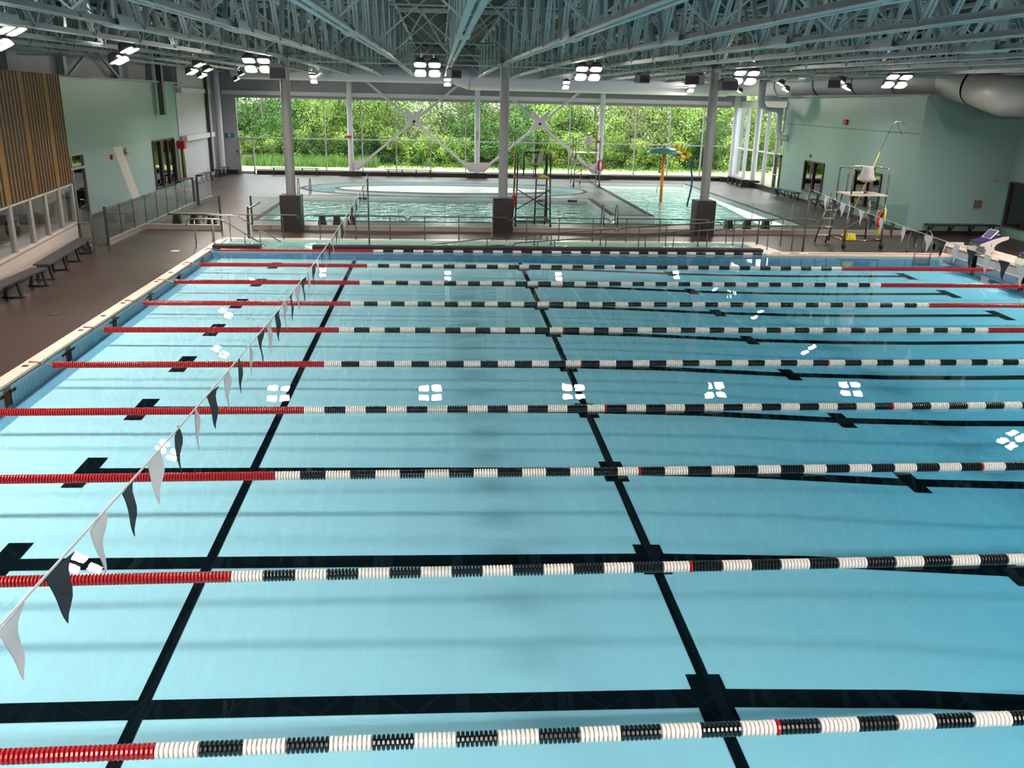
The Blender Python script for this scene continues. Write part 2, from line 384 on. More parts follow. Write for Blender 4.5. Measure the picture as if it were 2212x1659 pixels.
for nm, lp in (('teach', [(-.17, 36.5), (14.92, 36.5), (15.0, 46.1), (-.17, 46.1)]), ('splash', [(14.94, 36.5), (22.7, 36.5), (22.78, 55.9), (17.0, 55.9), (16.95, 39.1), (14.94, 39.1)])):
    m = MB(); m.prism(lp, -1.0, WZ)
    tag(m.build('pool_water', rwater_m), {'teach': 'rippled green-blue water in the teaching part left of the deck spit', 'splash': 'bright rippled water around the mushroom spray'}[nm], 'water')
river = empty('lazy_river', 'oval current channel with a white island behind the teaching pool', 'pool', (7.55, 50.3, 0))
ISL = [(7.45+6.1*math.cos(2*PI*k/64), 50.2+2.25*math.sin(2*PI*k/64)) for k in range(64)]
m = MB(); ring(m, LAZY, .26, DZ+.008); pbuild(m, 'edge_band', band_m, river)
m = MB(); walls_down(m, LAZY, DZ+.006, -.9); walls_down(m, ISL, DZ+.006, -.9)
m.add([(x, y, -.85) for x, y in LAZY], [tuple(range(72))]); pbuild(m, 'channel_wall', flat('pale_aqua_floor', (216, 238, 242), .4), river)
m = MB(); ring(m, ISL, -.24, DZ+.01); pbuild(m, 'edge_band', band_m, river)
m = MB(); m.prism(ISL, DZ-.06, DZ+.004); pbuild(m, 'island', flat('pale_island_tile', (214, 208, 208), .3), river)
m = MB(); m.box(3.4, 54.05, WZ+.06, 4.0, 54.07, WZ+.16); m.box(9.6, 46.4, WZ+.06, 10.1, 46.42, WZ+.16); pbuild(m, 'depth_mark_tile', navy_t, river)
m = MB(); m.prism([(7.55+7.84*math.cos(2*PI*k/72), 50.28+3.99*math.sin(2*PI*k/72)) for k in range(72)], -.95, WZ+.02)
tag(m.build('pool_water', rwater_m), 'pale turquoise water in the oval river channel', 'water')
# ---- ramp channel behind the lane pool
ramp = empty('ramp_channel', 'shallow entry channel behind the dark low wall at the far end of the lane pool', 'pool', (9, 30.4, 0))
m = MB(); m.box(-.27, PY1+.27, -1, 1.28, PY1+.62, .15); pbuild(m, 'low_wall', brown_m, ramp)
m = MB(); m.box(2.98, PY1+.27, -1, 18.42, PY1+.62, .15); pbuild(m, 'low_wall', brown_m, ramp)
m = MB(); m.box(-.27, PY1+.26, .15, 1.29, PY1+.64, .165); m.box(2.97, PY1+.26, .15, 18.43, PY1+.64, .165); pbuild(m, 'wall_cap', band_m, ramp)
m = MB(); m.box(-.27, PY1+.03, -.4, 18.45, PY1+.28, -.05); m.box(-.27, 31.28, -.4, 18.45, 31.34, DZ); m.box(18.4, PY1+.3, -.4, 18.5, 31.3, DZ)
m.add([(-.27, PY1+.5, -.30), (18.45, PY1+.5, -.12), (18.45, 31.3, -.12), (-.27, 31.3, -.30)], [(0,1,2,3)])
for k in range(3): m.box(-.25, PY1+.65, -.3, 1.1-k*.35, 31.3, -.22+k*.08)
pbuild(m, 'channel_floor', tealfloor_m, ramp)
m = MB(); m.box(-.5, 31.3, -.1, 18.9, 31.62, DZ+.01); pbuild(m, 'coping', cream_m, ramp)
m = MB(); m.prism([(18.42, PY1+.4), (19.2, PY1+.4), (18.9, 31.3), (18.42, 31.3)], 0, DZ+.012); pbuild(m, 'coping', cream_m, ramp)
m = MB(); m.box(-.26, PY1+.02, -.35, 18.42, 31.3, -.003); tag(m.build('pool_water', rwater_m), 'thin mirror-like water in the entry channel behind the low dark wall', 'water')
# ---- raised end wall with start blocks
endw = empty('end_wall', 'raised grey end wall of the lane pool carrying the starting blocks', 'wall', (25.6, 14, 0), kind='structure')
m = MB(); m.box(PX1, -3, .002, 26.35, 29.62, .285); pbuild(m, 'wall_body', endwall_m, endw)
m = MB(); m.box(PX1-.035, -3, .285, 26.4, 29.65, .325); pbuild(m, 'wall_cap', cream_m, endw)
m = MB(); m.box(PX1-.03, -3, .255, PX1-.005, 29.6, .285); pbuild(m, 'drip_strip', flat('rust_drip_strip', (110, 66, 52), .5), endw)
m = MB(); m.prism([(25.05, DZ), (25.9, DZ), (25.9, .42), (25.2, .42)], 29.62, 29.74, 'y'); pbuild(m, 'end_cheek', endwall_m, endw)
for i in range(1, 11):
    y = 5.7215+SP*(i-.5); m = MB(); X = PX1-.008
    m.add([(X, y-.13, .25), (X, y+.13, .25), (X, y+.13, -.42), (X, y-.13, -.42), (X, y-.3, -.05), (X, y+.3, -.05), (X, y+.3, -.1), (X, y-.3, -.1)], [(0,1,2,3),(4,5,6,7)])
    pbuild(m, 'target_marking', line_m, endw)
# ---- walls
def wall(name, pts, z0, z1, mat, label, holes=(), th=.12, **k):
    """vertical wall along the polyline (x,y); holes are (s0,s1,z0,z1) along the first segment"""
    m = MB()
    for (a, b) in zip(pts, pts[1:]):
        a = Vector(a); b = Vector(b); L = (b-a).length; d = (b-a)/L; nn = Vector((-d.y, d.x))*th
        ss = sorted(set([0, L]+[v for h in holes for v in h[:2]])); zs = sorted(set([z0, z1]+[v for h in holes for v in h[2:]]))
        for s0, s1 in zip(ss, ss[1:]):
            for q0, q1 in zip(zs, zs[1:]):
                if any(h[0] <= s0 and s1 <= h[1] and h[2] <= q0 and q1 <= h[3] for h in holes): continue
                p = a+d*s0; q = a+d*s1
                vs = [(p.x, p.y, q0), (q.x, q.y, q0), (q.x, q.y, q1), (p.x, p.y, q1)]
                vs += [(v[0]+nn.x, v[1]+nn.y, v[2]) for v in vs]
                m.add(vs, [(0,1,2,3),(7,6,5,4),(0,4,5,1),(1,5,6,2),(2,6,7,3),(3,7,4,0)])
    o = m.build(name, mat, **k); tag(o, label, 'wall', kind='structure'); return o
LX = lambda y: -6.72-.038*(y-36.6)
GA, GB = (LX(29.3), 29.3), (LX(51.6), 51.6)
GL = (Vector(GB)-Vector(GA)).length
sy = lambda y: (y-29.3)/(51.6-29.3)*GL
wall('wall_left', [GB, GA][::-1], 0, 5.4, mint_m, 'mint painted left wall', holes=[(sy(32.2), sy(36.3), 0.0, 2.62), (sy(46.05), sy(50.3), .28, 2.6)])
m = MB()
m.add([(LX(y)+.013, y, z) for y, z in ((40.0, 2.63), (41.15, 2.63), (43.1, .2), (41.9, .2))], [(0,1,2,3)]); m.build('wall_stripe', stripe_m, bpy.data.objects['wall_left'])
m = MB(); m.add([(LX(y)+.01, y, z) for y, z in ((36.4, 2.64), (51.5, 2.64), (51.5, .3), (50.35, .3), (50.35, 2.63), (46.0, 2.63), (46.0, .2), (36.4, .2))], [(0,7,6,5,4,1),(1,4,3,2)]); m.build('lower_wall_paint', mint2_m, bpy.data.objects['wall_left'])
m = MB(); m.add([(LX(y)+.03, y, z) for y in (36.35, 46, 51.6) for z in (DZ, .2)], [(0,1,3,2),(2,3,5,4)]); o = m.build('baseboard_left', brown_m); tag(o, 'dark tile base of the left wall', 'baseboard', kind='structure')
m = MB(); m.box(-12, 29.3, 5.4, LX(40), 51.6, 5.48); o = m.build('trim_1', grey_m); tag(o, 'grey ledge on top of the mint wall', 'ledge', kind='structure')
wall('wall_left_far', [(-7.25, 51.6), (-6.95, 59.0)], 0, 8.2, lgrey_m, 'light grey wall beyond the mint wall')
wall('wall_left_upper_end', [(-8.1, 51.62), (-7.1, 51.62)], 5.3, 8.2, grey_m, 'short grey return of the upper left wall')
wall('wall_left_upper', [(-8.0, -4), (-8.0, 51.6)], 5.3, 8.2, lgrey_m, 'grey panel wall above the mint wall')
wall('wall_back', [(32.3, -4.0), (-12, -4.0)], 0, 8.2, grey_m, 'wall behind the viewing gallery')
wall('wall_left_near', [(-12, -4), (-12, 59)], 0, 8.2, grey_m, 'outer wall of the left side rooms')
# far wall with the window opening
wall('wall_far', [(-12, 59.0), (27.5, 59.0)], 0, 8.2, grey_m, 'grey wall around the far windows', holes=[(12-5.66, 12+27.0, .0, 4.8)])
m = MB(); m.box(-4.55, 58.55, DZ, 27.0, 59.1, .30); o = m.build('trim_2', brown_m); tag(o, 'dark brown tiled curb under the far windows', 'curb', kind='structure')
m = MB(); m.box(-6.9, 58.6, DZ, -5.75, 59.1, .30); o = m.build('trim_3', brown_m); tag(o, 'dark brown tiled curb left of the exit door', 'curb', kind='structure')
m = MB()
for x0, x1 in ((-6.4, 1.35), (1.7, 9.5), (9.82, 17.62), (17.96, 26.4)): m.box(x0, 58.55, 4.93, x1, 58.8, 5.17)
o = m.build('trim_4', whitep); tag(o, 'white steel beam running above the far windows', 'beam', kind='structure')
# right side
wall('wall_right', [(26.25, 34.3), (27.0, 50.4)], 0, 5.42, mint_m, 'mint painted right wall with two small windows', holes=[(2.9, 5.7, .66, 2.2), (9.55, 12.25, .66, 2.2)], th=-.12)
wall('wall_right_near', [(30.2, 34.3), (26.25, 34.3)], 0, 5.42, mint_m, 'mint wall facing the lane pool', th=-.1)
wall('wall_right_side', [(30.2, -4), (30.2, 34.3)], 0, 8.2, mint_m, 'dark mint side wall at the right edge', holes=[(35.6, 38.0, .5, 2.2)], th=-.12)
wall('wall_right_upper', [(29.9, 34.2), (29.9, 50.4)], 5.4, 8.2, grey_m, 'grey wall above the right side rooms')
m = MB(); m.box(26.3, 34.25, 5.42, 31, 50.4, 5.5); o = m.build('trim_5', grey_m); tag(o, 'grey ledge above the right wall', 'ledge', kind='structure')
m = MB(); m.add([(26.235+(y-34.3)*.0466, y, z) for y in (34.3, 50.4) for z in (DZ, .2)], [(0,1,3,2)]); m.box(26.24, 34.27, DZ, 30.2, 34.295, .2); o = m.build('baseboard_right', brown_m); tag(o, 'dark tile base of the right wall', 'baseboard', kind='structure')
m = MB(); m.add([(26.23+(y-34.3)*.0466, y, z) for y in (34.3, 50.4) for z in (3.98, 4.0)], [(0,1,3,2)]); m.build('panel_joint', dframe_m, bpy.data.objects['wall_right'])
wall('wall_right_outer', [(32.2, -4), (32.2, 50.5)], 0, 8.2, grey_m, 'outer wall of the right side rooms', th=-.1)
wall('wall_right_outer_end', [(27.2, 50.45), (32.2, 50.45)], 0, 8.2, grey_m, 'end wall of the right side rooms', th=-.06)
# ceiling
m = MB(); m.box(-12, -4, 8.1, 32.3, 59.2, 8.2)
for k in range(150): m.box(-12, -4+k*.42, 8.06, 32.2, -4+k*.42+.2, 8.1)
o = m.build('ceiling', roof_m); tag(o, 'ribbed grey roof deck', 'ceiling', kind='structure')
# ---- far windows
def glazing(n, x0, x1, mull, y=59.02, label='', z0=.30, zt=4.8, ztr=2.3):
    w = empty('window_%d' % n, label, 'window', ((x0+x1)/2, y, z0), kind='structure')
    def pb(m, nm, mt): o = m.build(nm, mt, w); o.matrix_parent_inverse = Matrix.Translation(-w.location); return o
    allx = [x0]+mull+[x1]
    for x in mull: m = MB(); m.box(x-.035, y-.07, z0, x+.035, y+.07, zt); pb(m, 'mullion', frame_m)
    m = MB(); m.box(x0, y-.05, ztr-.035, x1, y+.05, ztr+.035); pb(m, 'transom', frame_m)
    m = MB(); m.box(x0, y-.06, z0, x1, y+.06, z0+.06); m.box(x0, y-.06, zt-.06, x1, y+.06, zt); pb(m, 'window_frame', frame_m)
    for a, b in zip(allx, allx[1:]):
        m = MB(); m.add([(a, y, z0), (b, y, z0), (b, y, zt), (a, y, zt)], [(0,1,2,3)]); pb(m, 'pane', glass_m)
    return w
glazing(1, -5.66, -4.72, [], label='narrow window above the exit door in the left corner of the far wall', z0=2.28, ztr=2.3)
glazing(2, -4.72, 1.52, [-.14], label='bay of tall glass left of the first white window column')
glazing(3, 1.52, 9.66, [2.2, 4.4, 6.64, 8.93], label='cross-braced bay of tall glass between the first and second window columns')
glazing(4, 9.66, 17.8, [11.2, 13.45, 15.8], label='cross-braced bay of tall glass between the second and third window columns')
glazing(5, 17.8, 26.5, [20.2, 22.5, 24.75], label='bay of tall glass behind the mushroom spray')
# corner glazing on the right side (along Y)
m = MB(); m.box(27.2, 50.4, 5.2, 28.2, 59, 5.25); o = m.build('trim_7', grey_m); tag(o, 'grey soffit above the corner glazing', 'soffit', kind='structure')
w = empty('window_6', 'tall side glazing at the right far corner', 'window', (27.1, 54.8, .3), kind='structure')
def wpb(m, nm, mt, ww=w): o = m.build(nm, mt, ww); o.matrix_parent_inverse = Matrix.Translation(-ww.location); return o
my = [58.9, 57.0, 55.3, 53.4, 51.6, 50.5]
for y in my: m = MB(); m.box(27.0, y-.06, .3, 27.22, y+.06, 4.8); wpb(m, 'mullion', whitep)
m = MB(); m.box(27.04, 50.5, 2.2, 27.16, 59, 2.28); wpb(m, 'transom', whitep)
m = MB(); m.box(26.95, 50.4, 4.8, 27.3, 59, 5.2); wpb(m, 'head_beam', whitep)
for a, b in zip(my, my[1:]): m = MB(); m.add([(27.1, a, .3), (27.1, b, .3), (27.1, b, 4.8), (27.1, a, 4.8)], [(0,1,2,3)]); wpb(m, 'pane', glass_m)
m = MB(); m.box(26.85, 50.4, DZ, 27.3, 59, .34); o = m.build('trim_6', brown_m); tag(o, 'dark tiled curb under the right corner glazing', 'curb', kind='structure')
wall('wall_right_far', [(28.15, 59), (28.15, 50.4)], 5.2, 8.2, grey_m, 'grey wall above the corner glazing')
# exit door left
d = empty('door_1', 'glazed exit door in the left corner of the far wall', 'door', (-5.1, 59, DZ), kind='structure')
m = MB()
for x in (-5.64, -4.78): m.box(x, 58.9, DZ, x+.08, 59.05, 2.26)
m.box(-5.6, 58.9, 2.16, -4.72, 59.05, 2.28); m.box(-5.6, 58.9, DZ, -4.72, 59.05, .22); m.box(-5.6, 58.92, 1.12, -4.72, 59.02, 1.2); wpb(m, 'door_frame', frame_m, d)
m = MB(); m.add([(-5.6, 59, .2), (-4.75, 59, .2), (-4.75, 59, 2.2), (-5.6, 59, 2.2)], [(0,1,2,3)]); wpb(m, 'pane', glass_m, d)
m = MB(); m.tube([(-5.5, 58.84, 1.12), (-4.85, 58.84, 1.12)], .02); wpb(m, 'push_bar', chrome, d)
# door right far corner (in the side glazing)
d = empty('door_2', 'grey framed door beside the right mint wall', 'door', (27.05, 50.9, DZ), kind='structure')
m = MB(); m.box(26.95, 50.42, DZ, 27.1, 50.56, 2.25); m.box(26.95, 51.3, DZ, 27.1, 51.4, 2.25); m.box(26.95, 50.42, 2.12, 27.1, 51.4, 2.25); wpb(m, 'door_frame', dchrome, d)
m = MB(); m.tube([(26.88, 50.6, 1.1), (26.88, 51.2, 1.1)], .025); wpb(m, 'push_bar', chrome, d)
# triple window in the left wall; door; right wall windows
def sidewin(n, f, y0, y1, z0, z1, nb, label, sgn, back=1.6, dark=dglass_m):
    w = empty('window_%d' % n, label, 'window', (f((y0+y1)/2), (y0+y1)/2, z0), kind='structure')
    m = MB(); e = .05
    for i in range(nb+1):
        y = y0+(y1-y0)*i/nb; m.box(f(y)-.06, y-e, z0, f(y)+.07, y+e, z1)
    a, b = f(y0), f(y1)
    m.bar((a, y0, z0), (b, y1, z0), .13, .07); m.bar((a, y0, z1), (b, y1, z1), .13, .07)
    wpb(m, 'window_frame', dframe_m, w)
    for i in range(nb):
        ya, yb = y0+(y1-y0)*i/nb, y0+(y1-y0)*(i+1)/nb
        m = MB(); m.add([(f(ya)-sgn*.02, ya, z0), (f(yb)-sgn*.02, yb, z0), (f(yb)-sgn*.02, yb, z1), (f(ya)-sgn*.02, ya, z1)], [(0,1,2,3)]); wpb(m, 'pane', dark, w)
    m = MB(); xx = f(y0)-sgn*back
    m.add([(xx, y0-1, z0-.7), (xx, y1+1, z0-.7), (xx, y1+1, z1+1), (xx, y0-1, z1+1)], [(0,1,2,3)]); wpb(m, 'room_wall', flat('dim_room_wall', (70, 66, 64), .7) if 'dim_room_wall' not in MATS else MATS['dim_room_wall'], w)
mirror_glass = clear('reflective_office_glass', (.35, .38, .36), 2.2)
sidewin(7, lambda y: LX(y), 46.05, 50.3, .28, 2.6, 3, 'triple dark-framed office window in the left mint wall', 1, dark=mirror_glass)
RX = lambda y: 26.25+(y-34.3)*.0466
sidewin(8, RX, 43.85, 46.55, .66, 2.2, 2, 'two-pane window in the right mint wall, nearer the corner glazing', -1, dark=mirror_glass)
sidewin(9, RX, 37.2, 40.0, .66, 2.2, 2, 'two-pane window in the right mint wall behind the lifeguard chair', -1, dark=mirror_glass)
sidewin(10, lambda y: 30.2, 31.6, 34.0, .5, 2.2, 2, 'dark window at the right edge of the photo', -1, dark=mirror_glass)
# glazed door in the left mint wall
d = empty('door_3', 'double glazed entrance door in the mint wall beside the slatted cladding', 'door', (LX(34.2), 34.2, DZ), kind='structure')
m = MB()
for y in (32.2, 33.5, 34.85, 36.2): m.box(LX(y)-.05, y-.05, DZ, LX(y)+.06, y+.05, 2.6)
m.bar((LX(32.2), 32.2, 2.1), (LX(36.25), 36.25, 2.1), .12, .1); m.bar((LX(32.2), 32.2, 2.6), (LX(36.25), 36.25, 2.6), .12, .08); wpb(m, 'door_frame', frame_m, d)
for ya, yb in ((32.2, 33.5), (33.5, 34.85), (34.85, 36.2)):
    m = MB(); m.add([(LX(ya), ya, DZ), (LX(yb), yb, DZ), (LX(yb), yb, 2.6), (LX(ya), ya, 2.6)], [(0,1,2,3)]); wpb(m, 'pane', acryl_m, d)
m = MB(); m.tube(arc((LX(35)+.12, 35.0, .95), (LX(35)+.12, 35.5, .95), (LX(35)+.12, 35.5, .7))+[(LX(35)+.12, 35.1, .65)], .02); wpb(m, 'door_handle', chrome, d)
wall('wall_foyer', [(-9.6, 30), (-9.6, 38)], 0, 3.2, cwall_m, 'pale wall inside the entrance foyer')
# ---- left slatted room
SX = lambda y: -4.60-.133*(y-29.6)
slat = empty('slatted_room', 'lifeguard office with a slatted timber upper wall on the left', 'room', (-4.6, 29.6, 0), kind='structure')
def spb(m, nm, mt): o = m.build(nm, mt, slat); o.matrix_parent_inverse = Matrix.Translation(-slat.location); return o
Y0, Y1 = 8.0, 29.62
m = MB()
m.prism([(SX(Y0), Y0), (SX(Y1), Y1), (-8.2, Y1), (-8.2, Y0)], DZ-.06, .80); spb(m, 'lower_wall', cwall_m)
m = MB(); m.prism([(SX(Y0), Y0), (SX(Y1), Y1), (-8.2, Y1), (-8.2, Y0)], 2.02, 2.12); m.prism([(SX(Y0)+.03, Y0), (SX(Y1)+.03, Y1), (SX(Y1)-.2, Y1), (SX(Y0)-.2, Y0)], .80, .86); spb(m, 'window_sill', cwall_m)
m = MB(); m.prism([(SX(Y0)-.02, Y0), (SX(Y1)-.02, Y1), (-8.2, Y1), (-8.2, Y0)], 2.13, 5.36); spb(m, 'cladding_backing', slat_b)
mw = MB(); ml = MB(); y = Y1-.03; i = 0
while y > Y0:
    n_ = 4 if i % 7 == 5 else 1
    for q in range(n_):
        ml.prism([(SX(y)-.02, y), (SX(y)+.046, y), (SX(y-.018)+.046, y-.018), (SX(y-.018)-.02, y-.018)], 2.08, 5.38); w_ = .25 if q == n_-1 else .06
        mw.prism([(SX(y-.02)-.02, y-.02), (SX(y-.02)+.018, y-.02), (SX(y-.026-w_)+.018, y-.026-w_), (SX(y-.026-w_)-.02, y-.026-w_)], 2.08, 5.38); y -= w_+.036
    i += 1
spb(mw, 'walnut_slats', slat_w); spb(ml, 'oak_slats', slat_l)
m = MB(); wy = [29.5, 28.0, 26.55, 25.1, 23.5, 21.9, 20, 18, 16, 14, 12]
for y in wy: m.box(SX(y)-.08, y-.07, .84, SX(y)+.03, y+.07, 2.05)
spb(m, 'window_frame', frame_m)
for a, b in zip(wy, wy[1:]):
    m = MB(); m.add([(SX(a)-.02, a, .84), (SX(b)-.02, b, .84), (SX(b)-.02, b, 2.05), (SX(a)-.02, a, 2.05)], [(0,1,2,3)]); spb(m, 'pane', acryl_m)
m = MB(); m.add([(-7.9, Y0, .8), (-7.9, Y1, .8), (-7.9, Y1, 2.05), (-7.9, Y0, 2.05)], [(0,1,2,3)]); m.add([(-8, Y1-.05, .8), (SX(Y1)-.25, Y1-.05, .8), (SX(Y1)-.25, Y1-.05, 2.05), (-8, Y1-.05, 2.05)], [(0,1,2,3)]); spb(m, 'room_wall', cwall_m)
m = MB(); m.add([(SX(y)+.012, y, z) for y in (Y0, Y1) for z in (DZ, .2)], [(0,1,3,2)]); spb(m, 'wall_base', brown_m)
# things inside the office
m = MB(); m.box(-6.9, 25.2, .75, -5.2, 26.0, .80); m.box(-6.8, 25.3, .80, -6.7, 25.9, .81); tag(m.build('desk_top', frame_m), 'pale desk top seen through the office window', 'desk')
ch = empty('office_chair', 'dark rounded chair back behind the office window', 'chair', (-5.15, 26.4, .8))
m = MB(); m.lathe([(.01, .52), (.14, .5), (.2, .38), (.2, .18), (.16, .05), (.01, .02)], n=14); m.build('backrest', blackp, ch, smooth=True)
m = MB(); m.tube([(0, 0, -.1), (0, 0, .05)], .03); m.build('post', blackp, ch)
# ================================================================== STRUCTURE STEEL
def chordz(y): return 5.78+.0115*y
TX = [9.6+1.96*k for k in range(-8, 10)]
def make_truss(y0, y1, first_splice):
    tr = bpy.data.objects.new('roof_truss', None); COL.objects.link(tr); tr.empty_display_size = .2
    def pb(m, nm, mt=steel): return m.build(nm, mt, tr)
    cz = lambda y: chordz(y) if y1 < 40 else 6.17+.002*(y-34)
    m = MB()
    for s in (-1, 1):
        m.bar((s*.067, y0, cz(y0)), (s*.067, y1, cz(y1)), .085, .012); m.bar((s*.028, y0, cz(y0)+.05), (s*.028, y1, cz(y1)+.05), .012, .10)
    pb(m, 'bottom_chord')
    m = MB()
    for s in (-1, 1): m.bar((s*.06, y0-.1, 7.95), (s*.06, y1, 7.95), .09, .10)
    pb(m, 'top_chord')
    m = MB(); y = y0+.6; st = 1.5; i = 0
    while y < y1-.2:
        n = min(y+st, y1)
        a, b = ((y, cz(y)), (n, 7.92)) if i % 2 == 0 else ((y, 7.92), (n, cz(n)))
        for s in (-1, 1): m.bar((s*.03, a[0], a[1]), (s*.03, b[0], b[1]), .045, .05, (0, 1, 0))
        if i % 2 == 0:
            m.bar((0, n, 7.92), (0, n, cz(n)), .05, .03, (0, 1, 0))
        y = n; i += 1
    pb(m, 'web')
    if first_splice:
        z = cz(16.6); m = MB(); m.box(-.13, 16.1, z-.03, .13, 17.1, z+.0); m.box(-.115, 16.2, z+.0, -.1, 17.0, z+.16); m.box(.1, 16.2, z, .115, 17.0, z+.16); pb(m, 'splice_plate')
    return tr
t0 = make_truss(-3.8, 33.6, True); t1 = make_truss(33.75, 58.0, False)
for i, x in enumerate(TX):
    for t, where in ((t0, 'over the lane pool'), (t1, 'over the play pool')):
        o = t if i == 0 else copy_tree(t)
        o.location = (x, 0, 0); tag(o, 'white steel open web roof truss %s, %s from the left' % (where, ORD[i]), 'truss', 'roof trusses '+where)
# girders across the column line and sway bracing between trusses
g = empty('girder_truss', 'steel girder truss crossing the hall above the three pedestal columns', 'truss', (9.6, 33.65, 6.2))
def gpb(m, nm, mt=steel, gg=None): gg = gg or g; o = m.build(nm, mt, gg); o.matrix_parent_inverse = Matrix.Translation(-gg.location); return o
m = MB(); m.bar((-7.5, 33.68, 6.27), (29.5, 33.68, 6.27), .1, .05, (0, 0, 1)); m.bar((-7.5, 33.68, 6.09), (29.5, 33.68, 6.09), .08, .04); gpb(m, 'bottom_chord')
m = MB(); m.bar((-7.5, 33.68, 7.9), (29.5, 33.68, 7.9), .14, .14); gpb(m, 'top_chord')
m = MB()
for k in range(len(TX)-1): m.bar((TX[k], 33.68, 6.27), (TX[k]+.98, 33.68, 7.85), .05, .05, (0, 1, 0)); m.bar((TX[k]+.98, 33.68, 7.85), (TX[k+1], 33.68, 6.27), .05, .05, (0, 1, 0))
gpb(m, 'web')
BR = [6.5, 14.5, 22.5, 29.5, 37.5, 45, 53]
br0 = None
for j, y in enumerate(BR):
    for k in range(len(TX)-1):
        if y < 20 and (k < 2): continue
        if br0 is None:
            m = MB(); m.bar((0, 0, .1), (1.96, 0, 1.72), .03, .045, (0, 1, 0)); m.bar((0, .05, 1.72), (1.96, .05, .1), .03, .045, (0, 1, 0)); br0 = m.build('sway_brace', steel); o = br0
        else: o = br0.copy(); COL.objects.link(o)
        o.location = (TX[k], y, chordz(y) if y < 34 else 6.2)
        tag(o, 'thin cross brace in the %s truss gap from the left, %s row from the camera' % (ORD[k], ORD[j]), 'brace', 'cross braces between the roof trusses')
# long pipes under the roof
for j, (y, z, r) in enumerate(((28.0, 7.55, .035), (40.0, 7.2, .05), (52, 7.3, .05))):
    m = MB(); m.tube([(-7.5, y, z), (29.5, y, z)], r); tag(m.build('ceiling_pipe', steel), 'thin pale pipe crossing under the roof, %s from the camera' % ORD[j], 'pipe')
# columns on pedestals
for nm, x in (('left', 1.68), ('middle', 9.62), ('right', 17.48)):
    c = empty('steel_column', 'round grey steel column on a dark tiled pedestal, %s one of three at the pool edge' % nm, 'column', (x, 33.58, DZ), group='pedestal columns')
    m = MB(); m.box(-.375, -.38, 0, .375, .38, 1.33); m.build('pedestal', brown_m, c)
    m = MB(); m.lathe([(.175, 1.33), (.175, 6.9)], n=28); m.build('shaft', pole_m, c, smooth=True)
    m = MB(); m.box(-.2, -.2, 6.1, .2, .2, 6.14); m.box(-.1, -.3, 6.0, .1, .3, 6.1); m.build('cap_plate', steel, c)
# window columns with braces
colx = [(-6.62, 'the far left corner'), (1.52, 'the left part of the far windows'), (9.66, 'the centre of the far windows'), (17.78, 'the far windows beside the rear lifeguard chair'), (26.72, 'the right end of the far windows')]
for x, nm in colx:
    c = empty('window_column', 'round white column standing at '+nm, 'column', (x, 58.4, DZ), group='window columns')
    m = MB(); m.lathe([(.17, 0), (.17, 8.0)], n=24); m.build('shaft', whitep, c, smooth=True)
    if x > 0:
        m = MB(); m.box(-.68, -.32, 0, .68, .2, .30); m.build('plinth', brown_m, c)
c = empty('window_column', 'round white column in the right side glazing', 'column', (27.0, 54.9, DZ), group='window columns')
m = MB(); m.lathe([(.17, 0), (.17, 5.46)], n=24); m.build('shaft', whitep, c, smooth=True)
m = MB(); m.box(-.45, -.5, 0, .3, .5, .40); m.build('plinth', brown_m, c)
for xa, xb, nm in ((1.52, 9.66, 'left'), (9.66, 17.78, 'right')):
    xm = (xa+xb)/2; c = empty('window_cross_brace', 'white steel X brace in front of the far windows, %s one of two' % nm, 'brace', (xm, 58.35, .4))
    h0, h1, hm = .55, 7.0, 3.82-.02
    for dx, (a, b) in ((0, (xa, xb)), (1, (xb, xa))):
        m = MB(); za, zb_ = .55, 7.1
        sl = (hm-.55)/(xm-xa)
        s = 1 if a < b else -1
        m.bar((a-xm+s*.35, 0, .15-.0), (b-xm-s*.3, 0, .15+sl*(xb-xa-.65)), .10, .15, (0, 0, 1)); m.build('diagonal', whitep, c)
    m = MB(); m.prism([(-.62, 2.78), (-.5, 2.72), (0, 3.16), (.5, 2.72), (.62, 2.78), (.3, 3.33), (.62, 3.88), (.5, 3.94), (0, 3.5), (-.5, 3.94), (-.62, 3.88), (-.3, 3.33)], -.03, .03, 'y'); m.build('centre_gusset', whitep, c)
    for s, xx in ((1, xa), (-1, xb)):
        m = MB(); m.prism([(xx-xm+s*.17, .02), (xx-xm+s*.5, .02), (xx-xm+s*.95, .5), (xx-xm+s*.75, .62), (xx-xm+s*.17, .62)], -.02, .02, 'y'); m.build('end_gusset', whitep, c)
# upper left wall frame
for i, (y, lab) in enumerate(((33.5, 'nearest'), (38.3, 'second'), (44.6, 'third'), (49.5, 'farthest'))):
    m = MB(); m.box(-7.98, y-.12, 5.48, -7.75, y+.12, 8.0); m.box(-7.75, y-.16, 5.48, -7.72, y+.16, 8.0); tag(m.build('wall_post', steel), 'white steel post on the upper left wall, %s of four' % lab, 'post', 'posts on the upper left wall')
c = empty('wall_cross_brace', 'steel X brace on the upper left wall between two posts', 'brace', (-7.7, 41.4, 5.5))
m = MB(); m.bar((0, -2.9, 0), (0, 2.9, 2.5), .1, .12); m.build('diagonal', steel, c)
m = MB(); m.bar((0, -2.9, 2.5), (0, 2.9, 0), .1, .12); m.build('diagonal', steel, c)
m = MB(); m.box(-7.2, 51.75, 4.95, -6.95, 58.3, 5.2); tag(m.build('wall_beam', whitep), 'upper white beam on the far left wall', 'beam', 'beams on the far left wall')
m = MB(); m.box(-7.18, 51.75, 2.38, -6.88, 58.2, 2.66); tag(m.build('wall_beam', whitep), 'lower white beam on the far left wall', 'beam', 'beams on the far left wall')
m = MB(); m.box(-7.0, 56.9, .3, -6.85, 57.1, 7); tag(m.build('drain_pipe', dframe_m), 'dark vertical channel beside the corner column', 'pipe')
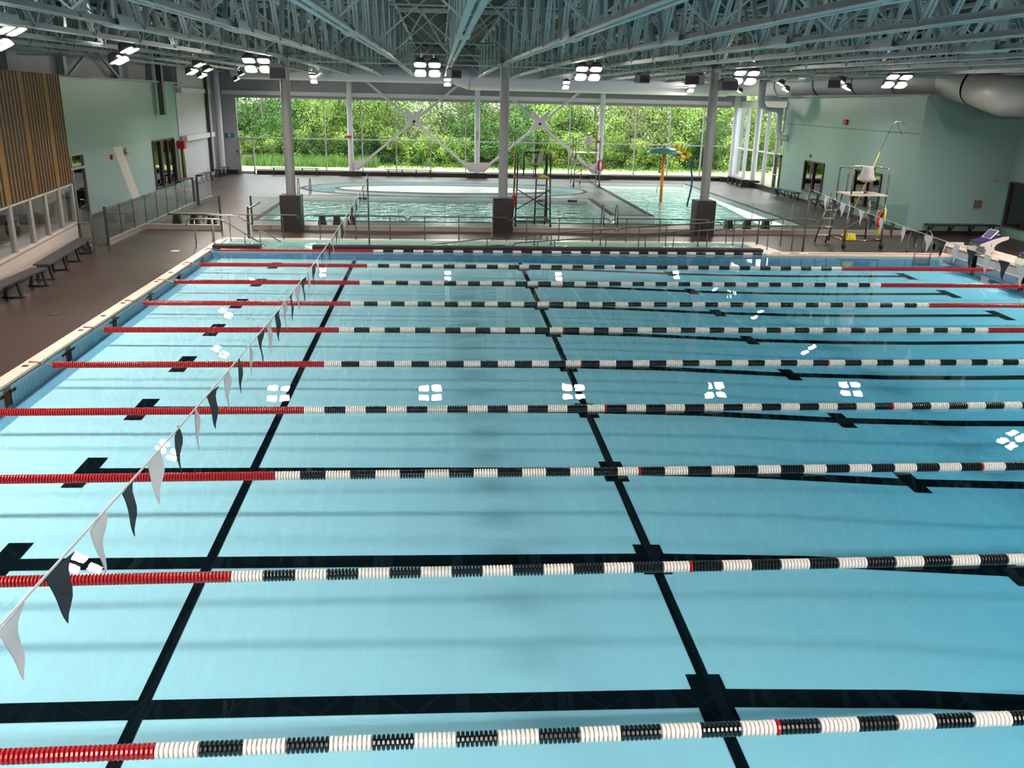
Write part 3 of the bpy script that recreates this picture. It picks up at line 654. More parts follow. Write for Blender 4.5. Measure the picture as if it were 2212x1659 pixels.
m = MB(); m.box(-6.98, 47.5, 3.85, -6.72, 47.85, 7.9); tag(m.build('cable_trunking', dchrome), 'grey vertical trunking hanging down the left mint wall', 'trunking')
# ================================================================== DUCTS
c = empty('fabric_duct', 'long white air duct running above the far windows', 'duct', (10, 57.3, 6.3))
def dpb(m, nm, mt, cc): o = m.build(nm, mt, cc, smooth=True); o.matrix_parent_inverse = Matrix.Translation(-cc.location); return o
m = MB(); m.tube([(-5.4, 57.2, 6.35), (-5.2, 57.2, 6.35), (8.1, 57.2, 6.35)], [.4, .52, .52], 28); dpb(m, 'narrow_section', duct_w, c)
m = MB(); m.tube([(8.1, 57.2, 6.35), (9.1, 57.2, 6.25)], [.52, .75], 28, caps=False); dpb(m, 'reducer', duct_w, c)
m = MB(); m.tube([(9.1, 57.2, 6.25), (25.5, 57.2, 6.2)], .75, 28); dpb(m, 'wide_section', duct_w, c)
c = empty('supply_duct', 'large galvanised round duct bending along the right wall', 'duct', (27.3, 45, 6.2))
path = [(25.4, 57.2, 6.2), (26.5, 56.6, 6.2), (27.0, 55.2, 6.2), (27.35, 52, 6.18), (27.35, 44, 6.12), (27.35, 38.2, 6.08)]
m = MB(); m.tube(path, .68, 28); dpb(m, 'long_section', duct_w, c)
m = MB(); m.tube([(27.35, 38.2, 6.08), (27.2, 34.4, 6.06)], .68, 28); dpb(m, 'middle_section', duct_m, c)
m = MB(); m.tube([(27.2, 34.4, 6.06), (27.1, 32.4, 5.75)], [.68, .7], 28, caps=False); dpb(m, 'offset_elbow', duct_m, c)
m = MB(); m.tube([(27.1, 32.5, 5.8), (27.45, 31.2, 5.45), (30.18, 30.75, 5.42)], [.70, .72, .72], 28); dpb(m, 'near_section', duct_m, c)
m = MB()
for y in (52, 46.5, 42, 38.2, 35.2): m.lathe([(.69, -.03), (.72, -.03), (.72, .03), (.69, .03)], (27.35, y, 6.13), 28, 'y')
dpb(m, 'seam_band', dchrome, c)
m = MB(); m.tube([(29.25, 32.0, 6.9), (29.25, 32.0, 4.8), (29.45, 32.0, 4.78)], .03); tag(m.build('duct_hanger', cream_m), 'cream hanger rod beside the large duct at the right edge', 'rod')
c = empty('branch_duct', 'white pipe dropping in front of the corner glazing and turning back to the mint wall', 'pipe', (26, 50.2, 5))
m = MB(); m.tube([(25.35, 50.2, 6.3), (25.3, 50.2, 5.2), (25.45, 50.2, 4.9)], .2, 20); dpb(m, 'drop', duct_w, c)
m = MB(); m.tube([(25.3, 50.2, 4.98), (25.7, 50.2, 4.75), (26.55, 50.2, 4.72)], .13, 18); dpb(m, 'offset', duct_w, c)
m = MB(); m.tube([(26.5, 50.2, 4.86), (26.5, 50.2, 3.6), (26.65, 50.1, 3.25), (27.0, 49.8, 3.2)], .17, 20); dpb(m, 'lower_drop', duct_w, c)
m = MB(); m.tube([(26.75, 50.0, 4.9), (26.75, 50.0, 3.5)], .05, 10); dpb(m, 'side_pipe', duct_w, c)
# ================================================================== LAMPS
def squarish(vs):
    out = []
    for x, y, z in vs:
        r = math.hypot(x, y); f = 1 if r < 1e-6 else (r/max(abs(x), abs(y)))**.7*.92; out.append((x*f*1.12, y*f*.95, z))
    return out
def make_fixture(nc, nr, lens_m=lens_m):
    """flood light bank: nc across, nr rows, facing local -Y and down"""
    fx = bpy.data.objects.new('flood_light', None); COL.objects.link(fx); fx.empty_display_size = .1
    nrm = Vector((0, -.45, -.893)).normalized(); upd = Vector((0, -nrm.z, nrm.y)); upd = Vector((0, -.83, .55)) if upd.z < 0 else upd
    Rm = Matrix((Vector((1, 0, 0)), Vector((0, -.893, .45)), nrm)).transposed()
    for i in range(nc):
        for j in range(nr):
            cx_ = (i-(nc-1)/2)*.49; o = Vector((cx_, -(j-(nr-1)/2)*.30, (j-(nr-1)/2)*.29))
            m = MB(); m.lathe([(.05, -.22), (.12, -.20), (.19, -.04), (.20, .03), (.193, .03), (.185, -.03)], n=24); m.v = squarish(m.v)
            m.v = [tuple(Rm @ Vector(v)+o) for v in m.v]; hd = m.build('lamp_head', fixt_m, fx, smooth=True)
            m = MB(); m.lathe([(.186, -.01), (.15, .012), (.001, .02)], n=24); m.v = squarish(m.v)
            m.v = [tuple(Rm @ Vector(v)+o) for v in m.v]; m.build('lens', lens_m, hd, smooth=True)
    m = MB(); m.bar((-.3, 0, .28), (.3, 0, .28), .04, .04)
    for s in (-.22, .22): m.tube([(s, 0, .28), (s*.7, 0, 2.2)], .009, 6)
    m.build('bracket', fixt_m, fx)
    return fx
f4 = make_fixture(2, 2); f2 = make_fixture(1, 2); f4d = make_fixture(2, 2, lens_dim)
rowA = [(1.08, 31.85), (6.82, 31.75), (12.40, 31.78), (18.06, 31.9), (23.7, 31.95)]
used = {id(f4): False, id(f2): False, id(f4d): False}
def put(f, x, y, z, rz, label, grp):
    o = f if not used[id(f)] else copy_tree(f); used[id(f)] = True
    o.location = (x, y, z); o.rotation_euler = (0, 0, rz); tag(o, label, 'light', grp); return o
for i, (x, y) in enumerate(rowA): put(f4d, x, y, 5.87, 0, 'bank of four glowing flood lamps above the far pool edge, %s from the left' % ORD[i], 'flood lights over the far pool edge')
for i, (x, y) in enumerate([(-.34, 56.2), (7.71, 55.5), (14.92, 55.4), (22.96, 56.3)]): put(f2, x, y, 5.9, 0, 'pair of glowing flood lamps near the far windows, %s from the left' % ORD[i], 'flood lights near the far windows')
for i, (x, y, f) in enumerate([(-1.25, 18.9, f4), (-1.4, 26.2, f4), (-2.45, 37.6, f4), (-3.9, 44.9, f4), (-4.05, 53.0, f2)]): put(f, x, y, 5.86, PI/2, 'flood lamps along the left side of the hall, %s from the camera' % ORD[i], 'flood lights along the left side')
for i, (x, y, f) in enumerate([(26.6, 19.1, f4), (26.9, 26.4, f4), (24.35, 37.7, f2), (24.4, 44.7, f2), (24.5, 52.1, f2)]): put(f, x, y, 5.86, -PI/2, 'flood lamps along the right side of the hall, %s from the camera' % ORD[i], 'flood lights along the right side')
for i, (x, y) in enumerate(((1.1, -2.6), (6.8, -2.6), (12.4, -2.6), (18.1, -2.6), (23.7, -2.6), (-1.2, 4), (-1.2, 11.5), (26.7, 4), (26.7, 11.5))):  # unseen lamps, assumed and added out of view to light the near pool
    rz = PI if y < 0 else (PI/2 if x < 0 else -PI/2)
    put(f4, x, y, 5.86, rz, 'unseen bank of four flood lamps added beside the near part of the lane pool', 'unseen added flood lights around the near pool')
# ================================================================== LANE ROPES
def discs(n, pitch, r):
    m = MB(); w = pitch*.36
    for i in range(n):
        x = (i+.5)*pitch
        m.lathe([(r*.3, x-w*.7), (r*.80, x-w), (r*.97, x-w*.8), (r, x-w*.35), (r, x+w*.35), (r*.97, x+w*.8), (r*.80, x+w), (r*.3, x+w*.7)], n=14, axis='x')
    m.tube([(0, 0, 0), (n*pitch, 0, 0)], r*.45, 8)
    return m
SEC = 5/15; PIT = SEC/9; RR = .062
def mesh_of(m, nm, mat):
    o = m.build(nm, mat, smooth=False); me = o.data; bpy.data.objects.remove(o); return me
sec_w = mesh_of(discs(9, PIT, RR), 'white_float_section', whitef); sec_b = mesh_of(discs(9, PIT, RR), 'black_float_section', blackf)
sec_w8 = mesh_of(discs(8, PIT, RR), 'white_float_section', whitef); sec_b8 = mesh_of(discs(8, PIT, RR), 'black_float_section', blackf)
red1 = mesh_of(discs(1, PIT, RR*1.05), 'red_float', redf)
red_l = mesh_of(discs(27, 1.0/27, RR), 'red_float_section', redf)
def child(nm, me, par, x):
    o = bpy.data.objects.new(nm, me); COL.objects.link(o); o.parent = par; o.location = (x, 0, 0); return o
rope = bpy.data.objects.new('lane_rope', None); COL.objects.link(rope); rope.empty_display_size = .1
for k in range(5): child('red_float_section', red_l, rope, 0+k)
for k in range(45):
    x = 5+k*SEC; blk = k % 2 == 1
    if k == 14: child('white_float_section', sec_w8, rope, x); child('red_float', red1, rope, x+8*PIT)
    elif k == 29: child('black_float_section', sec_b8, rope, x); child('red_float', red1, rope, x+8*PIT)
    else:
        if k > 29: blk = k % 2 == 1
        child('black_float_section' if blk else 'white_float_section', sec_b if blk else sec_w, rope, x)
for k in range(5): child('red_float_section', red_l, rope, 20+k*.97)
m = MB(); m.tube([(-.42, 0, .05), (-.2, 0, .03), (0, 0, 0), (25.0, 0, 0), (25.24, 0, .02)], .008, 6); m.build('steel_cable', dchrome, rope)
m = MB(); m.tube([(-.42, 0, .06), (-.22, 0, .045)], .018, 8); m.build('tension_hook', red_m, rope)
m = MB(); m.tube([(24.85, 0, 0), (25.1, 0, .0)], [.04, .018], 8); m.tube([(25.1, 0, 0), (25.24, 0, .02)], .012, 6); m.build('tension_hook', red_m, rope)
for i, y in enumerate(ROPE_Y):
    o = rope if i == 0 else copy_tree(rope)
    o.location = (0, y, .022)
    tag(o, 'red, white and black floating lane rope, %s from the bottom of the photo' % ORD[i], 'lane rope', 'lane ropes')
# ================================================================== PENNANT LINES
def pennants(xp, y0, y1, zf, first_black, label, npts=60):
    e = empty('pennant_line', label, 'pennants', (xp, y1, 0))
    m = MB(); m.tube([(0, y-y1, zf(y)) for y in [y0+(y1-y0)*i/npts for i in range(npts+1)]], .009, 5); m.build('cord', cord_m, e)
    y = y1-.55; i = 0; rnd = random.Random(int(xp*10))
    while y > y0+.3:
        blk = (i % 2 == 0) == first_black
        m = MB(); w = .34; h = .46; n = 8; vs = []; ph = rnd.random()*6; tw = (rnd.random()-.5)*.3
        for a in range(n+1):
            t = a/n; hw = w/2*(1-t)**.95
            bow = .008*math.sin(t*9+ph)
            cy_ = (-.05-.05*rnd.random())*t
            for s in (-1, 0, 1):
                yy = y+s*hw+cy_*0+.035*math.sin(ph)*t*t; vs.append((bow+s*hw*tw+.02*s*math.sin(t*7+ph)*(1-t), yy-y1, zf(y+s*hw)-h*t-(.01 if a == 0 else 0)))
        fs = [(3*a+b, 3*a+b+1, 3*a+b+4, 3*a+b+3) for a in range(n) for b in (0, 1)]
        nv = len(vs); vs2 = vs+[(v[0]+.004, v[1], v[2]) for v in vs]
        m.add(vs2, fs+[tuple(reversed([q+nv for q in f])) for f in fs])
        o = m.build('pennant', flagb if blk else flagw, e, smooth=True)
        y -= .652; i += 1
    return e
pennants(4.78, -3.5, 30.45, lambda y: 1.80+.0023*(y-15)**2, True, 'backstroke line of alternating black and white pennants crossing the left half of the lane pool')
pennants(20.1, -3.5, 29.75, lambda y: 1.62+.0026*(y-15)**2, True, 'backstroke line of black and white pennants at the right of the lane pool')
for x, y, zt, nm in ((4.78, 30.4, 2.42, 'left'), (19.98, 29.62, 2.28, 'right')):
    c = empty('pennant_pole', 'slim stainless pole holding the %s pennant line' % nm, 'pole', (x, y, DZ-.04), group='pennant poles')
    m = MB(); m.tube([(0, 0, 0), (0, 0, zt)], .028, 10); m.build('tube', dchrome, c, smooth=True)
    m = MB(); m.tube([(0, 0, zt), (0, .0, zt+.05)], .036, 10); m.build('cap', blackp, c)
# ================================================================== RAILS
def rail_section(x0, x1, y, zr, posts, label, zb=DZ, slope=None, mat=dchrome, drop=.14, grp='stainless handrail sections'):
    zf = slope or (lambda x: zr)
    e = empty('handrail', label, 'handrail', ((x0+x1)/2, y, zb), group=grp)
    xc = (x0+x1)/2; r = .021
    pts = arc((x0-xc, 0, zf(x0)-drop-zb), (x0-xc, 0, zf(x0)-zb), (x0-xc+.18, 0, zf(x0+.18)-zb))
    k = 6; pts += [Vector((x0+.18+(x1-x0-.36)*i/k-xc, 0, zf(x0+.18+(x1-x0-.36)*i/k)-zb)) for i in range(1, k)]
    pts += arc((x1-xc-.18, 0, zf(x1-.18)-zb), (x1-xc, 0, zf(x1)-zb), (x1-xc, 0, zf(x1)-drop-zb))
    m = MB(); m.tube(pts, r, 10); m.build('top_rail', mat, e, smooth=True)
    for p in posts:
        m = MB(); m.tube([(p-xc, 0, 0), (p-xc, 0, zf(p)-zb)], .019, 8); po = m.build('post', mat, e, smooth=True)
        m = MB(); m.lathe([(.055, 0), (.055, .015), (.02, .02)], (p-xc, 0, 0), 12); m.build('flange', mat, po)
    return e
rs = [(-1.06, 2.25, [.45, 1.68]), (2.4, 6.05, [2.97, 4.23, 5.44]), (6.12, 9.72, [6.68, 7.9, 9.12]), (9.8, 13.4, [10.35, 11.54, 12.78]), (13.47, 17.1, [14.02, 15.26, 16.53]), (17.18, 19.45, [17.78, 18.99])]
for i, (a, b, ps) in enumerate(rs): rail_section(a, b, 31.45, .90, ps, 'level stainless handrail along the far deck, %s from the left' % ORD[i])
# ramp rails
sl = lambda x: .18+.075*(x-9.0) if x < 17.5 else min(.93, .82+.035*(x-17.5)+.04)
for yy, nm, zo in ((29.95, 'front', -.02), (31.0, 'rear', .08)):
    for i, (a, b, ps) in enumerate(((9.75, 13.55, [10.6, 11.2, 13.0]), (13.62, 17.4, [14.4, 15.4, 16.6]), (17.46, 20.9, [17.9, 18.8, 19.7]))):
        rail_section(a, b, yy, 0, ps, '%s sloping ramp handrail in the entry channel, %s from the left' % (nm, ORD[i]), zb=0.0 if i < 2 else DZ, slope=lambda x: sl(x)+zo, drop=.12, grp='ramp handrails')
    m = MB(); e = empty('handrail', '%s low rail end dipping into the entry channel water' % nm, 'handrail', (8.6, yy, 0))
    m.tube([(-1.7, 0, -.03), (.4, 0, .14+zo)]+arc((.4, 0, .14+zo), (.95, 0, .2+zo), (1.0, 0, .05+zo)), .02, 8); m.build('top_rail', dchrome, e, smooth=True)
    m = MB(); m.tube([(.3, 0, -.2), (.3, 0, .13+zo)], .018, 8); m.build('post', dchrome, e, smooth=True)
# stair rails left
for (xo, yo, nm) in ((-1.05, 29.75, 'near'), (-.75, 30.75, 'rear')):
    e = empty('stair_rail', '%s bent stainless rail descending into the pool corner at the left' % nm, 'handrail', (xo, yo, DZ), group='stair rails')
    pts = arc((-.12, 0, .68), (-.12, 0, .9), (.1, 0, .9))+[Vector((.7, 0, .9))]+arc((.85, 0, .9), (1.0, 0, .9), (1.12, 0, .82))+[Vector((2.45, 0, -.0))]
    m = MB(); m.tube(pts, .024, 10); m.build('top_rail', chrome, e, smooth=True)
    for p, zt in ((.15, .9), (.75, .9), (1.75, .43)):
        m = MB(); m.tube([(p, 0, 0 if p < 1 else -.1), (p, 0, zt)], .02, 8); po = m.build('post', chrome, e, smooth=True)
        m = MB(); m.lathe([(.06, 0), (.06, .015), (.02, .02)], (p, 0, 0), 12); m.build('flange', chrome, po)
# ================================================================== GLASS BARRIERS
def barrier(a, b, n, label, posts=(0, 1), h=1.22):
    a = Vector((a[0], a[1], 0)); b = Vector((b[0], b[1], 0)); L = (b-a).length; ang = math.atan2(b.y-a.y, b.x-a.x)
    e = empty('glass_barrier', label, 'glass barrier', (a.x, a.y, DZ), ang)
    m = MB(); m.box(0, -.06, 0, L, .06, .16); m.build('base_curb', flat('white_curb', (160, 150, 144), .4) if 'white_curb' not in MATS else MATS['white_curb'], e)
    m = MB(); m.box(0, -.07, .16, L, .07, .19); m.build('base_channel', frame_m, e)
    for i in range(n):
        m = MB(); m.box(L*i/n+.008, -.006, .17, L*(i+1)/n-.008, .006, h); m.build('glass_panel', bglass_m, e)
    for i in range(1, n): m = MB(); m.box(L*i/n-.008, -.012, .17, L*i/n+.008, .012, h); m.build('joint_strip', dframe_m if len(posts) == 2 else frame_m, e)
    for p in posts:
        m = MB(); m.box(L*p-.03, -.04, 0, L*p+.03, .04, h+.04); m.build('post', dchrome, e)
    return e
barrier((.15, 33.72), (1.25, 33.72), 1, 'short glass barrier panel left of the left pedestal column', posts=(0,))
barrier((2.1, 33.72), (9.2, 33.72), 4, 'glass barrier between the left and middle pedestal columns', posts=())
barrier((10.05, 33.72), (17.05, 33.72), 4, 'glass barrier between the middle and right pedestal columns', posts=())
barrier((17.9, 33.72), (26.0, 33.9), 5, 'glass barrier from the right pedestal column to the mint wall', posts=())
barrier((-3.78, 33.62), (-.95, 33.5), 2, 'glass barrier in front of the brown bench at the left', posts=(1,))
barrier((-3.74, 29.75), (-3.86, 40.9), 8, 'long glass barrier running away from the camera on the left deck', posts=(0, 1))
barrier((-3.86, 41.6), (-3.75, 43.6), 1, 'single glass panel beyond the gap in the left barrier', posts=(0,))
barrier((-3.68, 28.35), (-4.5, 29.55), 1, 'glass gate beside the slatted office corner', posts=(0,))
m = MB(); m.tube([(.47, 31.6, DZ), (.47, 31.6, DZ+1.1)], .035, 10); m.lathe([(.08, 0), (.08, .02), (.03, .02)], (.47, 31.6, DZ), 12); m.box(.44, 31.57, 1.05, .5, 33.7, 1.1)
tag(m.build('gate_post', dchrome), 'grey gate post standing between the stair rails and the left pedestal', 'post')
# ================================================================== BENCHES
def bench_floor(L, label, nleg, loc, rz, top=plank, leg=blackp, w=.42, h=.46, grp='black plank benches'):
    e = empty('bench', label, 'bench', loc, rz, group=grp)
    for k in range(3):
        m = MB(); m.box(-L/2, (k-1)*w/3-w/6+.008, h-.045, L/2, (k-1)*w/3+w/6-.008, h); m.build('plank', top, e)
    for i in range(nleg):
        x = -L/2+.2+(L-.4)*i/(nleg-1)
        m = MB(); m.bar((x, -.12, h-.04), (x, -.19, .03), .09, .06, (0, 1, 0)); m.bar((x, .12, h-.04), (x, .19, .03), .09, .06, (0, 1, 0))
        m.box(x-.05, -.17, h-.1, x+.05, .17, h-.04); m.box(x-.045, -.26, 0, x+.045, .26, .035); m.build('leg', leg, e)
    return e
bench_floor(4.6, 'long charcoal plank bench against the office wall, behind the nearer one', 4, (-3.62, 26.0, DZ), PI/2+.133)
bench_floor(4.6, 'charcoal plank bench at the left edge of the photo', 4, (-3.17, 21.0, DZ), PI/2+.0)
bench_floor(2.4, 'black bench below the white left wall, nearest to the glass barrier', 3, (-6.5, 47.8+1.2, DZ), PI/2)
bench_floor(2.4, 'black bench below the white left wall, second from the window corner', 3, (-6.45, 53.0, DZ), PI/2)
bench_floor(2.4, 'black bench below the white left wall in the window corner', 3, (-6.4, 57.2, DZ), PI/2)
bench_floor(3.1, 'charcoal plank bench by the right corner glazing', 4, (26.3, 55.7, DZ), PI/2, top=plank)
def bench_slab(L, label, loc, rz=0, nleg=3):
    e = empty('bench', label, 'bench', loc, rz, group='brown slab benches')
    m = MB(); m.box(-L/2, -.17, .40, L/2, .17, .45); m.build('seat', bench_brown, e)
    for i in range(nleg):
        x = -L/2+.3+(L-.6)*i/(nleg-1); m = MB(); m.prism([(x-.17, 0), (x+.17, 0), (x+.10, .40), (x-.10, .40)], -.15, .15, 'y'); m.build('leg', blackp, e)
    return e
bench_slab(1.9, 'brown slab bench behind the left glass barrier', (-2.25, 34.75, DZ))
bench_slab(1.75, 'brown slab bench between the left pedestal and the pennant pole', (3.2, 34.75, DZ))
bench_slab(2.15, 'brown slab bench beside the right pedestal column', (19.75, 34.85, DZ))
def bench_wallleg(L, label, loc, rz=0, n=4, seat=blackp):
    e = empty('bench', label, 'bench', loc, rz, group='wall benches with slanted brackets')
    m = MB(); m.box(-L/2, -.2, .40, L/2, .2, .45); m.build('seat', seat, e)
    for i in range(n):
        x = -L/2+.2+(L-.4)*i/(n-1); m = MB(); m.bar((x, .17, .40), (x, .17, .02), .05, .05, (0, 1, 0)); m.bar((x, .17, .1), (x, -.15, .4), .04, .04, (1, 0, 0)); m.build('bracket', blackp, e)
    return e
bench_wallleg(3.05, 'black bracket bench on the right mint wall by the corner glazing', (26.45, 47.95, DZ), -PI/2+.0466)
bench_wallleg(3.0, 'black bracket bench on the right mint wall behind the lifeguard chair', (26.15, 42.0, DZ), -PI/2+.0466)
bench_wallleg(3.0, 'dark bracket bench on the mint wall behind the first starting block', (28.45, 34.02, DZ), 0)
def bench_win(L, label, loc, n):
    e = empty('bench', label, 'bench', loc, 0, group='slim benches at the far windows')
    m = MB(); m.box(-L/2, -.2, .42, L/2, .2, .46); m.build('seat', plank, e)
    for i in range(n):
        x = -L/2+.2+(L-.4)*i/(n-1); m = MB(); m.bar((x, .05, .42), (x, -.02, .03), .07, .07, (0, 1, 0)); m.box(x-.05, -.12, 0, x+.05, .12, .03); m.build('leg', blackp, e)
    return e
bench_win(3.1, 'slim dark legged bench under the left far windows', (-2.05, 58.2, DZ), 4)
bench_win(3.1, 'slim dark legged bench under the far windows left of the central window column', (5.25, 58.2, DZ), 4)
# ================================================================== LIFEGUARD CHAIRS
def lifeguard(label, loc, rz, mat, ring_side=1, ladder=-1, platform=None, seat_rot=0, seatm=None, W_=1.45, D_=1.15, H=1.95):
    e = empty('lifeguard_chair', label, 'lifeguard chair', loc, rz, group='tall wheeled lifeguard chairs')
    t = .03
    x0, x1, y0, y1 = -W_/2, W_/2, -D_/2, D_/2
    for (x, y) in ((x0, y0), (x1, y0), (x0, y1), (x1, y1)):
        m = MB(); m.tube([(x*1.08, y*1.08, .1), (x, y, H)], t, 10); m.build('leg', mat, e, smooth=True)
    m = MB()
    m.tube([(x0*1.07, y0*1.07, .3), (x1*1.07, y0*1.07, .3)], t, 8); m.tube([(x0*1.07, y1*1.07, .3), (x1*1.07, y1*1.07, .3)], t, 8)
    m.tube([(x0*1.07, y0*1.07, .3), (x0*1.07, y1*1.07, .3)], t, 8); m.tube([(x1*1.07, y0*1.07, .3), (x1*1.07, y1*1.07, .3)], t, 8); m.build('base_frame', mat, e, smooth=True)
    m = MB()
    m.bar((x0*1.05, y0*1.03, .75), (x1*1.02, y0, 1.55), .04, .01, (0, 1, 0)); m.bar((x0*1.02, y0, 1.55), (x1*1.05, y0*1.03, .75), .04, .01, (0, 1, 0)); m.build('cross_brace', mat, e)
    m = MB(); m.box(x0-.03, y0-.05, H, x1+.03, y1+.03, H+.045); m.build('platform', platform or cream_m, e)
    # guard hoops
    for (a, b) in (((x0, y0), (x0, y1)), ((x1, y0), (x1, y1)), ((x0+.35, y1), (x1-.05, y1))):
        a = Vector((a[0], a[1], H)); b = Vector((b[0], b[1], H)); d = (b-a).normalized()
        u = Vector((0, 0, .95)); pts = [a]+arc(a+u*.8, a+u, a+u+d*.22)+arc(b+u-d*.22, b+u, b+u*.8)+[b]
        m = MB(); m.tube(pts, t, 10); m.build('guard_hoop', mat, e, smooth=True)
    # ladder facing the camera side: steps run across the chair
    bx_, tx_ = ladder
    for q in (-.21, .21):
        m = MB(); m.tube([(bx_+q, y1+.12, .02), (tx_+q, y1-.18, H)], t, 8); m.build('ladder_stile', mat, e, smooth=True)
    for k in range(5):
        f = (k+1)/6; xx = bx_+(tx_-bx_)*f; yy = y1+.12-.30*f; m = MB(); m.box(xx-.21, yy-.06, H*f-.015, xx+.21, yy+.06, H*f+.015); m.build('ladder_step', platform or cream_m, e)
    for (x, y) in ((x0*1.08, y0*1.08), (x1*1.08, y0*1.08)):
        m = MB(); m.lathe([(.02, -.035), (.12, -.035), (.125, 0), (.12, .035), (.02, .035)], (x, y-.03, .125), 16, 'x'); m.build('wheel', blackp, e, smooth=True)
    # seat
    m = MB(); R_ = Matrix.Rotation(seat_rot, 3, 'Z'); off = Vector((.12, .0, H+.045)); vs = []; fs = []; nn = 9; ww = 9
    for i in range(nn):
        t_ = i/(nn-1)
        if t_ < .45: q = t_/.45; yy = -.28+.48*q; zz = .44-.04*math.sin(q*PI)+.02; hw = .31
        else: q = (t_-.45)/.55; yy = .20+.10*q; zz = .46+.50*q; hw = .31-.14*q**.7
        for j in range(ww):
            s = j/(ww-1)*2-1; vs.append((s*hw, yy-(0.09*s*s if t_ > .4 else 0), zz+(.05*s*s if t_ < .5 else 0)))
    fs = [(i*ww+j, i*ww+j+1, (i+1)*ww+j+1, (i+1)*ww+j) for i in range(nn-1) for j in range(ww-1)]
    n0 = len(vs); vs += [(a, b+.014, c-.012) for a, b, c in vs]; fs += [tuple(reversed([q+n0 for q in f])) for f in fs[:]]
    edge = [j for j in range(ww)]+[i*ww+ww-1 for i in range(1, nn)]+[(nn-1)*ww+j for j in range(ww-2, -1, -1)]+[i*ww for i in range(nn-2, 0, -1)]
    fs += [(edge[i], edge[(i+1) % len(edge)], edge[(i+1) % len(edge)]+n0, edge[i]+n0) for i in range(len(edge))]
    m.add([tuple(R_ @ Vector(v)+off) for v in vs], fs); so = m.build('seat', seatm or blockw, e, smooth=True)
    m = MB(); m.tube([off+Vector((0, 0, .0)), off+Vector((0, 0, .42))], .03, 10); m.lathe([(.14, 0), (.13, .02), (.03, .05)], tuple(off), 12); m.box(off.x-.1, off.y-.1, off.z+.38, off.x+.1, off.y+.1, off.z+.43); m.build('seat_post', mat, e)
    return e
lg1 = lifeguard('tall stainless lifeguard chair with a white seat on the right deck beside the lane pool', (22.48, 30.95, DZ), 0, chrome, ladder=(-1.0, -.72), seat_rot=PI-.45, W_=1.3, H=1.88)
lg2 = lifeguard('tall dark framed lifeguard chair with a grey seat behind the middle glass barrier', (10.9, 35.2, DZ), 0, flat('dark_grey_tube', (58, 60, 60), .45), ladder=(.42, .42), platform=flat('grey_platform', (110, 104, 100), .5), seat_rot=-PI*.62, seatm=flat('grey_seat_shell', (176, 168, 160), .4), W_=1.3)
lg3 = lifeguard('rear stainless lifeguard chair in front of the far windows', (16.05, 53.6, DZ), 0, chrome, ladder=(-.40, -.30), seat_rot=PI-.2)
def lifering(label, loc, rz, R_=.30, r=.065, grp='rescue rings'):
    e = empty('rescue_ring', label, 'rescue ring', loc, rz, group=grp)
    m = MB(); n = 24; q = 10; vs = []; fs = []
    for i in range(n):
        t = 2*PI*i/n
        for j in range(q):
            s = 2*PI*j/q; rr = R_+r*math.cos(s); vs.append((rr*math.cos(t), r*math.sin(s), rr*math.sin(t)))
    fs = [(i*q+j, i*q+(j+1) % q, ((i+1) % n)*q+(j+1) % q, ((i+1) % n)*q+j) for i in range(n) for j in range(q)]
    m.add(vs, fs); m.build('ring', ringred, e, smooth=True)
    m = MB(); m.tube([((R_+r+.02)*math.cos(2*PI*i/20), .03, (R_+r+.02)*math.sin(2*PI*i/20)) for i in range(21)], .008, 5); m.build('grab_rope', cord_m, e)
    return e
lifering('orange red rescue ring hung on the right lifeguard chair', (23.0, 30.35, 1.12), .85, .24, .055)
lifering('orange red rescue ring hung on the rear lifeguard chair', (16.85, 52.9, 1.35), .9)
lifering('red rescue ring hung on the side of the dark lifeguard chair', (10.15, 34.9, 1.1), 1.3, .25, .05)
def rescue_tube(label, pts, r=.05):
    m = MB(); m.tube(pts, [r*.6]+[r]*(len(pts)-2)+[r*.6], 10); o = m.build('rescue_tube', lemon, smooth=True); tag(o, label, 'rescue tube'); return o
rescue_tube('yellow rescue tube hanging on the right lifeguard chair', [(23.12, 30.45, 1.6), (23.2, 30.42, 1.45), (23.18, 30.4, 1.1), (23.1, 30.4, .8), (23.05, 30.4, .5)], .06)
m = MB(); m.box(-.18, -.1, 0, .18, .1, .22); m.box(-.1, -.13, .05, .1, -.1, .2); m.v = [(x*(1-.3*z/.22), y, z) for x, y, z in m.v]
o = m.build('yellow_sponge', lemon, loc=(22.0, 30.33, .39)); tag(o, 'crumpled yellow vest on the base frame of the right lifeguard chair', 'vest'); o.name = 'safety_vest'
# rescue poles
def pole(label, a, b, hook=True, r=.016):
    e = empty('rescue_pole', label, 'rescue pole', a); A = Vector(a); B = Vector(b)-A
    m = MB(); m.tube([(0, 0, 0), tuple(B*.78)], r, 8); m.build('yellow_shaft', yellow, e, smooth=True)
    m = MB(); pts = [B*.78, B*.97]
    if hook:
        d = B.normalized(); s = Vector((1, 0, 0)); pts += [B+s*.12+Vector((0, 0, .12)), B+s*.36+Vector((0, 0, .14)), B+s*.5+Vector((0, 0, 0)), B+s*.5+Vector((0, 0, -.22)), B+s*.40+Vector((0, 0, -.30)), B+s*.28+Vector((0, 0, -.1)), B+s*.2+Vector((0, 0, .06))]
    m.tube(pts, r*.8, 8); m.build('hook', chrome, e, smooth=True)
    return e
pole('long yellow rescue pole with a shepherd hook leaning by the right lifeguard chair', (22.34, 31.9, .07), (23.75, 31.9, 4.35))
pole('upright yellow rescue pole beside the dark lifeguard chair', (10.1, 34.75, .1), (10.15, 34.75, 4.3), hook=False)
